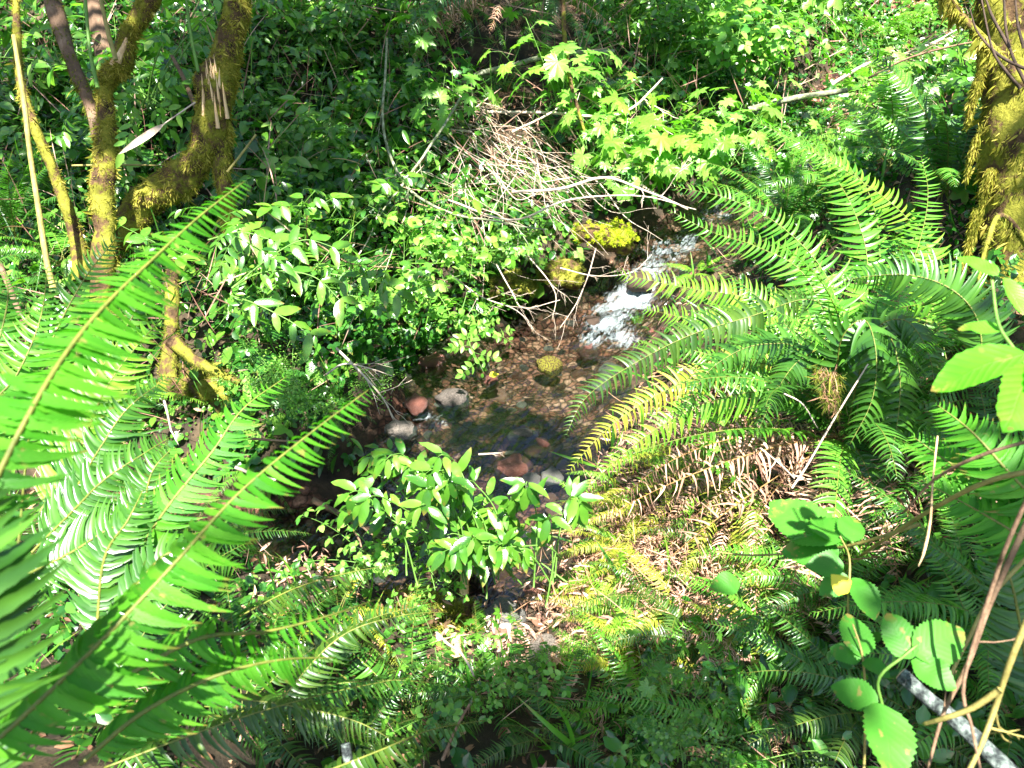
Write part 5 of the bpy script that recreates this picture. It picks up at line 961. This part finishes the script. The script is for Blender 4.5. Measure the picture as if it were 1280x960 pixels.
# ================================================================== LEAFY PLANTS of the far bank
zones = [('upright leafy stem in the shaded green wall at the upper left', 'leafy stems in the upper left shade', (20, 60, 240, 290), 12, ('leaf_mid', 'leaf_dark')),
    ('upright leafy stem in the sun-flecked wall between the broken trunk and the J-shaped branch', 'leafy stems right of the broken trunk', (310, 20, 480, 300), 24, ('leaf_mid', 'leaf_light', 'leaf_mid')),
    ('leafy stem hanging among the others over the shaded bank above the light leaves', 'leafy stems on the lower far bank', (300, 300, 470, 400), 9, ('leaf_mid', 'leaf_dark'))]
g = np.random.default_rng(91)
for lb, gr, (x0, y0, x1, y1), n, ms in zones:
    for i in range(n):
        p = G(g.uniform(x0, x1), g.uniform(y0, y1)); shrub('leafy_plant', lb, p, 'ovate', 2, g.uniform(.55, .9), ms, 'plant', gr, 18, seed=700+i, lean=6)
for i, (name, lb, px, py, t, kind, n, s, ms, kw) in enumerate([
    ('leafy_shrub', 'bush with toothed pale green leaves hanging over the pool on the left bank', 500, 380, 4.1, 'tri', 12, .5, ('leaf_light', 'leaf_mid'), dict(spread=80)),
    ('leafy_shrub', 'bright bush of pointed leaves right of the pale toothed bush', 575, 400, 4.5, 'ovate', 7, .42, ('leaf_light',), dict(spread=80)),
    ('leafy_shrub', 'pale leafy bush under the crossing of the two grey branches', 545, 320, 4.5, 'tri', 9, .5, ('leaf_light', 'leaf_lime'), dict(spread=70)),
    ('leafy_shrub', 'green leafy bush below the twig heap left of the mossy mound', 640, 320, 4.8, 'ovate', 8, .4, ('leaf_light', 'leaf_mid'), dict(spread=70)),
    ('leafy_shrub', 'bush with long pinnate leaves in the shade right of the fern tips', 360, 360, 3.6, 'pinnate', 7, .6, ('leaf_mid',), dict(spread=65)),
    ('leafy_shrub', 'pinnate leaved shrub behind the mossy trunks', 190, 130, 4.2, 'pinnate', 9, .8, ('leaf_mid', 'leaf_light'), dict(spread=60)),
    ('leafy_shrub', 'tri-lobed leafy plant beside the straight grey branch', 520, 80, 5.2, 'palm', 5, .5, ('leaf_mid', 'leaf_light'), dict(spread=50)),
    ('leafy_shrub', 'maple-like leaves between the J-shaped branch and the hollow', 540, 150, 5.2, 'palm', 7, .5, ('leaf_light',), dict(spread=60)),
    ('palmate_plant', 'big palmate lime leaves right above the twig heap', 700, 140, 5.3, 'palm', 9, .6, ('leaf_light', 'leaf_lime'), dict(spread=60)),
    ('palmate_plant', 'palmate leaves hanging by the dark upright stem', 735, 185, 5.2, 'palm', 6, .45, ('leaf_light', 'leaf_lime'), dict(spread=70)),
    ('palmate_plant', 'glowing yellow-green palmate leaves over the stream above the fall, left clump', 790, 235, 5.2, 'palm', 9, .55, ('leaf_lime', 'leaf_light'), dict(spread=65)),
    ('palmate_plant', 'glowing yellow-green palmate leaves, middle clump before the dark gap', 850, 215, 5.3, 'palm', 11, .6, ('leaf_lime', 'leaf_light'), dict(spread=60)),
    ('palmate_plant', 'glowing yellow-green palmate leaves, right clump touching the big fern tips', 915, 205, 5.2, 'palm', 9, .55, ('leaf_lime', 'leaf_light'), dict(spread=60)),
    ('leafy_shrub', 'bright lobed bush at the top edge right of the dark fern', 880, 70, 5.9, 'tri', 14, .8, ('leaf_light',), dict(spread=60)),
    ('leafy_shrub', 'bright lobed bush hanging left of the brown brush', 940, 90, 5.8, 'tri', 14, .8, ('leaf_light', 'leaf_lime'), dict(spread=60)),
    ('leafy_shrub', 'sunlit bush at the top edge above the slim log', 985, 20, 6.2, 'tri', 12, .8, ('leaf_light',), dict(spread=60)),
    ('leafy_shrub', 'green bush at the top edge between the sunlit bush and the right ferns', 1045, 15, 6.0, 'tri', 10, .7, ('leaf_mid', 'leaf_light'), dict(spread=60)),
    ('leafy_shrub', 'small-leaved bush at the top centre right of the hanging stem', 820, 60, 6.0, 'ovate', 9, .7, ('leaf_mid',), dict(spread=40)),
    ('leafy_shrub', 'dark bush in the shade between the hanging stem and the lime leaves', 790, 130, 5.9, 'tri', 8, .6, ('leaf_mid', 'leaf_dark'), dict(spread=55)),
    ('palmate_plant', 'single big star-shaped leaf plant below the pale forked branch at the right', 1110, 100, 5.0, 'palm', 4, .4, ('leaf_mid', 'leaf_light'), dict(spread=50)),
    ('palmate_plant', 'broad pale leaves below the slim log among the right ferns', 1080, 155, 4.8, 'palm', 6, .45, ('leaf_light',), dict(spread=60)),
    ('leafy_shrub', 'soft leaved plant beside the foot of the mossy right trunk', 1165, 235, 4.0, 'ovate', 5, .4, ('leaf_light', 'leaf_mid'), dict(spread=40)),
    ('cress_clump', 'bright clump of tiny round leaves on the left bank above the stream', 370, 500, 3.35, 'small', 34, .27, ('leaf_light', 'leaf_lime'), dict(spread=80)),
    ('cress_clump', 'second clump of tiny round leaves left below the bright one', 330, 480, 3.45, 'small', 16, .24, ('leaf_light',), dict(spread=80)),
    ('cress_clump', 'small yellow-green clump on the bank above the riffle', 465, 480, 3.7, 'small', 12, .2, ('leaf_light', 'leaf_lime'), dict(spread=80)),
    ('leafy_plant', 'round-leaved plant left of the upright broken stake', 470, 705, 2.7, 'tri', 10, .26, ('leaf_light',), dict(spread=70)),
    ('leafy_plant', 'round-leaved plant between the two broken stakes', 545, 725, 2.6, 'tri', 9, .24, ('leaf_light',), dict(spread=70)),
    ('leafy_plant', 'little toothed plant in front of the pink gravel', 640, 855, 2.1, 'tri', 6, .2, ('leaf_mid', 'leaf_light'), dict(spread=65)),
    ('leafy_plant', 'bright lobed seedling growing up the pink gravel', 655, 830, 2.2, 'palm', 4, .13, ('leaf_light',), dict(spread=60)),
    ('leafy_plant', 'low lobed plant left of the mossy hump by the gravel', 590, 800, 2.25, 'palm', 3, .12, ('leaf_mid',), dict(spread=70)),
    ('leafy_plant', 'green lobed herb near the bottom centre', 560, 880, 1.9, 'tri', 7, .2, ('leaf_mid',), dict(spread=70)),
    ('leafy_plant', 'broad-leaved plant on the dead fronds near the lower right', 830, 850, 1.8, 'palm', 4, .18, ('leaf_mid', 'leaf_light'), dict(spread=60)),
    ('leafy_plant', 'finely cut herb at the bottom edge right of centre', 870, 935, 1.6, 'small', 14, .18, ('leaf_mid',), dict(spread=70)),
    ('leafy_plant', 'small lobed plant below the broad-leaved one', 845, 910, 1.65, 'tri', 6, .18, ('leaf_mid',), dict(spread=70)),
    ('leafy_plant', 'pale leaves under the long drooping fronds right of the stream', 905, 520, 2.6, 'tri', 6, .2, ('leaf_light',), dict(spread=70)),
    ('leafy_plant', 'lobed green leaves beside the pale leaves by the big fern skirt', 890, 575, 2.4, 'palm', 3, .13, ('leaf_mid', 'leaf_light'), dict(spread=70)),
]):
    p = W(px, py, t); shrub(name, lb, p, kind, n, s, ms, 'shrub' if 'shrub' in name else 'plant', None, seed=800+i, **kw)

# shrub with long pointed leaflets leaning over the lower water
def leaf_child(parent, base, tip, normal, tpl, m, rnd, name='leaf', label=None):
    """one leaf from base to tip in world coordinates"""
    off = np.array(parent.location) if parent.parent is None else np.array(parent.parent.location)
    mb = MB(); inst(mb, tpl, np.array([tip-base]), np.array([normal]), np.array([base-off]), np.linalg.norm(tip-base), rnd); L_ = np.linalg.norm(tip-base); v = mb.V[0]; q = v/L_*2.2; v[:, 2] += L_*.10*noise(q[:, 0], q[:, 1], q[:, 2], 1.0, int(rnd*99), 2); v[:, 0] += L_*.03*noise(q[:, 0], q[:, 1], q[:, 2], 2.0, 5, 1); o = mb.build(name, M[m], parent)
    if label: o['label'] = label
    return o
g = np.random.default_rng(77)
es = empty('overhanging_shrub', W(640, 760, 2.5), 'shrub with long pointed leaflets leaning over the dark lower water', 'shrub')
off = np.array(es.location); T_LF = t_leaf(9, .36, .16, .28, .03)
rach = []
for q in range(46):
    tx, ty = [(g.uniform(415, 560), g.uniform(570, 650)), (g.uniform(500, 640), g.uniform(580, 700)), (g.uniform(600, 745), g.uniform(610, 690))][q % 3]
    bx = 530+(tx-420)*.5+g.normal(0, 14); by = 715+g.normal(0, 12)
    if ty > 655: tx = g.uniform(540, 690)
    t0 = 2.55; t1 = g.uniform(2.25, 2.6); hy = min(ty, by)-g.uniform(0, 18)
    rach.append([(bx, by, t0), (bx+(tx-bx)*.3+g.normal(0, 8), by+(hy-by)*.6, (t0*2+t1)/3), (bx+(tx-bx)*.65, hy+12, (t0+t1*2)/3), (bx+(tx-bx)*.88, (hy+ty)/2, t1), (tx, ty, t1)])
for r_ in rach:
    P = smoothpath([W(*q) for q in r_], 30); mb = MB(); add_tube(mb, P-off, [.003, .002, .001], 6); st = mb.build('stem', M['stem_green'], es)
    T = nrm(np.gradient(P, axis=0))
    for j in (11, 16, 21, 26):
        for sd_ in (-1, 1):
            side = nrm(np.cross(T[j], nrm(CAM-P[j])*.5+np.array([0, 0, .8]))); d = nrm(side*sd_*1.0+T[j]*.75+np.array([0, 0, -.5])+g.normal(0, .22, 3)); b = P[j]+d*.008
            leaf_child(st, b, b+d*g.uniform(.05, .088), np.array([0, -.35, 1])+g.normal(0, .25, 3), T_LF, 'leaf_light' if g.random() < .08 else 'leaf_mid', g.uniform(.1, .9), 'leaflet')
    d = nrm(T[-1]+[0, 0, -.4]); leaf_child(st, P[-1], P[-1]+d*.085, np.array([0, -.3, 1]), T_LF, 'leaf_mid', .6, 'leaflet')

# pinnate sprays in front of the shaded far bank
es = empty('overhanging_shrub', W(300, 330, 3.3), 'spray of long pointed leaves on the shaded bank right of the near fern tip', 'shrub'); off = np.array(es.location)
for r_ in [[(290, 360, 3.3), (340, 320, 3.3), (380, 300, 3.3), (420, 310, 3.3)], [(290, 360, 3.3), (330, 340, 3.25), (390, 345, 3.25), (430, 380, 3.25)], [(290, 370, 3.3), (320, 380, 3.2), (360, 400, 3.2), (390, 420, 3.2)], [(400, 340, 3.5), (430, 345, 3.5), (470, 350, 3.5), (500, 370, 3.5)], [(260, 300, 3.4), (300, 290, 3.4), (340, 300, 3.4)]]:
    P = smoothpath([W(*q) for q in r_], 24); mb = MB(); add_tube(mb, P-off, [.004, .0015], 6); st = mb.build('stem', M['stem_green'], es); T = nrm(np.gradient(P, axis=0))
    for j in (7, 12, 17, 22):
        for sd_ in (-1, 1):
            side = nrm(np.cross(T[j], nrm(CAM-P[j])*.7+np.array([0, 0, .6]))); d = nrm(side*sd_+T[j]*.7+np.array([0, 0, -.35])+g.normal(0, .15, 3))
            leaf_child(st, P[j], P[j]+d*g.uniform(.09, .13), nrm(CAM-P[j])+np.array([0, 0, .7])+g.normal(0, .2, 3), T_LF, 'leaf_mid', g.uniform(.3, .9), 'leaflet')

# bramble leaves near lower right
T_BR = t_leaf(26, .70, .12, .16, .055)
br = empty('bramble', W(1090, 1000, 1.25), 'bramble with broad toothed green leaves in groups of three above the sawn branch', 'bramble'); off = np.array(br.location)
def cane(root, pts, r, m='stem_green'):
    P = smoothpath([W(*q) for q in pts], 20)-np.array(root.location); mb = MB(); add_tube(mb, P, r, 7, .08, 30); return mb.build('stem', M[m], root)
st = cane(br, [(1100, 1000, 1.2), (1105, 900, 1.15), (1098, 850, 1.12), (1130, 820, 1.1), (1147, 806, 1.1)], [.003, .0022, .0016])
for i, (b, t_, z1, z2, nx, rn) in enumerate([((1100, 880), (1122, 978), 1.1, 1.02, (.1, -.5, 1), .55), ((1098, 878), (1038, 856), 1.12, 1.16, (-.2, -.4, 1), .45), ((1138, 824), (1108, 766), 1.1, 1.14, (-.3, -.6, .9), .5), ((1144, 818), (1206, 786), 1.1, 1.12, (.2, -.5, 1), .6), ((1140, 825), (1196, 862), 1.1, 1.06, (.1, -.6, 1), .5)]):
    leaf_child(st, W(*b, z1), W(*t_, z2), np.array(nx, float), T_BR, 'leaf_bramble', rn)
st = cane(br, [(1080, 960, 1.35), (1082, 880, 1.3), (1078, 820, 1.28), (1066, 780, 1.3)], [.0025, .0016], 'cane')
for i, (b, t_, z1, z2, nx, rn) in enumerate([((1078, 822), (1060, 765), 1.28, 1.34, (0, -.6, 1), .4), ((1076, 824), (1036, 810), 1.28, 1.3, (-.2, -.5, 1), .35), ((1080, 824), (1112, 846), 1.28, 1.24, (.1, -.5, 1), .4)]):
    leaf_child(st, W(*b, z1), W(*t_, z2), np.array(nx, float), T_BR, 'leaf_bramble', rn)
br2 = empty('bramble', W(1060, 800, 1.5), 'darker bramble behind with a small yellow curled leaf on its stem', 'bramble')
st = cane(br2, [(1065, 820, 1.5), (1060, 760, 1.5), (1062, 700, 1.5), (1050, 670, 1.5)], [.0028, .0016], 'cane')
for i, (b, t_, z1, z2, nx, rn) in enumerate([((1068, 722), (1096, 775), 1.5, 1.44, (.2, -.6, .9), .35), ((1060, 720), (1024, 742), 1.5, 1.5, (-.2, -.5, 1), .3), ((1055, 705), (1008, 708), 1.5, 1.5, (0, -.5, 1), .3), ((1052, 680), (1018, 640), 1.5, 1.6, (0, -.5, 1), .5), ((1050, 678), (980, 655), 1.5, 1.6, (0, -.4, 1), .55), ((1055, 675), (1072, 645), 1.5, 1.55, (0, -.5, 1), .5), ((1048, 690), (975, 690), 1.52, 1.55, (0, -.4, 1), .35), ((1040, 680), (960, 625), 1.55, 1.65, (0, -.4, 1), .6)]):
    leaf_child(st, W(*b, z1), W(*t_, z2), np.array(nx, float), T_BR, 'leaf_bramble', rn)
leaf_child(st, W(1060, 742, 1.42), W(1040, 718, 1.42), np.array([.3, -1, .5]), T_ROUND, 'leaf_yellow', .5, 'yellow_leaf', 'small curled bright yellow leaf')
br3 = empty('bramble', W(905, 760, 1.8), 'single small toothed leaf plant on the dead fern fronds', 'bramble'); st = cane(br3, [(930, 760, 1.8), (918, 738, 1.78), (905, 728, 1.78)], [.002, .001])
leaf_child(st, W(922, 728, 1.75), W(888, 736, 1.72), np.array([0, -.4, 1.0]), T_BR, 'leaf_bramble', .5)
# big bright leaves at the right edge
bl = empty('broadleaf_shrub', W(1330, 520, 1.0), 'very bright green big leaves at the right edge in front of the mossy trunk', 'shrub')
st = cane(bl, [(1340, 620, 1.0), (1310, 500, 1.0), (1270, 440, 1.0), (1248, 405, 1.0), (1240, 350, 1.0)], [.003, .002])
for i, (b, t_, z1, z2, nx, rn, w_) in enumerate([((1282, 442), (1160, 484), .98, 1.02, (-.1, -.3, 1), .6, 0), ((1290, 455), (1262, 542), .92, .9, (.2, -.8, .6), .75, 1), ((1300, 440), (1330, 520), .92, .9, (.2, -.8, .6), .8, 1), ((1252, 412), (1196, 408), 1.0, 1.03, (0, -.4, 1), .8, 0), ((1248, 345), (1198, 318), 1.05, 1.08, (0, -.6, 1), .7, 0), ((1255, 350), (1285, 392), 1.0, .98, (.2, -.8, .6), .8, 0)]):
    leaf_child(st, W(*b, z1), W(*t_, z2), np.array(nx, float), t_leaf(20, .8, .12, .2, .05) if w_ else t_leaf(18, .5, .15, .2, .03), 'leaf_bright', rn)

# ================================================================== TREES OVERHEAD (added out of the picture, crowns laid out to throw the chosen shade)
g = np.random.default_rng(111)
shade = [(400, 150, 150, 130, .9, 0), (540, 200, 60, 60, .3, 0), (860, 120, 60, 60, .35, 1), (1040, 200, 80, 50, .35, 1), (960, 330, 60, 50, .3, 3), (60, 200, 70, 100, .5, 0), (640, 80, 110, 80, .8, 1), (780, 100, 70, 70, 1.0, 1), (330, 300, 150, 70, .75, 0), (470, 650, 100, 60, .8, 2), (420, 600, 90, 50, .8, 2), (640, 360, 40, 25, .5, 1), (470, 650, 110, 50, .8, 2), (640, 560, 80, 45, .6, 2), (660, 920, 90, 50, .6, 2), (760, 915, 80, 45, .6, 2),
    (1080, 570, 110, 60, .5, 3), (1150, 850, 130, 110, .5, 3), (1250, 600, 60, 150, .4, 3), (490, 500, 40, 30, .5, 2), (1250, 250, 40, 100, .4, 1)]
trees = [((-6.0, .5), []), ((-4.2, 3.2), []), ((-5.5, -3.2), []), ((2.6, -3.8), [])]
for (cx, cy, rx, ry, dn, ti) in shade:
    n = int(dn*rx*ry/26)
    for q in range(n):
        a = g.uniform(0, 6.28); r = math.sqrt(g.random())*1.1; p = G(cx+rx*r*math.cos(a), cy+ry*r*math.sin(a))
        hgt = g.uniform(4.6, 7.5); k = (hgt-p[2])/SUN_DIR[2]; trees[ti][1].append(p+SUN_DIR*k)  # crown leaf set along the sun ray from a chosen shade patch
for i, ((tx, ty), pts) in enumerate(trees):
    P = np.array(pts); base = np.array([tx, ty, float(H(tx, ty))-.1])
    tr = empty('overhanging_tree', base, ['broadleaf tree left of the view whose crown shades the far bank', 'tall tree on the far left bank arching over the hollow', 'tree behind the viewer whose branches shade the near bank', 'tree behind the viewer on the right shading the big fern'][i], 'tree')
    cen = P.mean(0); mb = MB(); top = np.array([tx*.8+cen[0]*.2, ty*.8+cen[1]*.2, 6.8]); add_tube(mb, smoothpath([base, base*.6+top*.4+[.15, 0, 0], top], 20)-base, [.22, .15, .06], 14, .15, 3); mb.build('trunk', M['bark'], tr)
    mb = MB()
    for q in range(0, len(P), max(1, len(P)//26)):
        s0_ = top*g.uniform(.6, 1)+base*(0); s0_ = base+(top-base)*g.uniform(.55, 1); add_tube(mb, smoothpath([s0_, (s0_+P[q])/2+[0, 0, .3], P[q]], 10)-base, [.014, .005], 5)
    mb.build('limbs', M['bark'], tr)
    n = len(P); mb = MB(); inst(mb, T_OV, g.normal(0, 1, (n, 3))*[1, 1, .5], np.array([0, 0, 1.0])+g.normal(0, .35, (n, 3)), P-base, g.uniform(.13, .24, n), g.random(n)); mb.build('crown', M['leaf_mid'], tr)
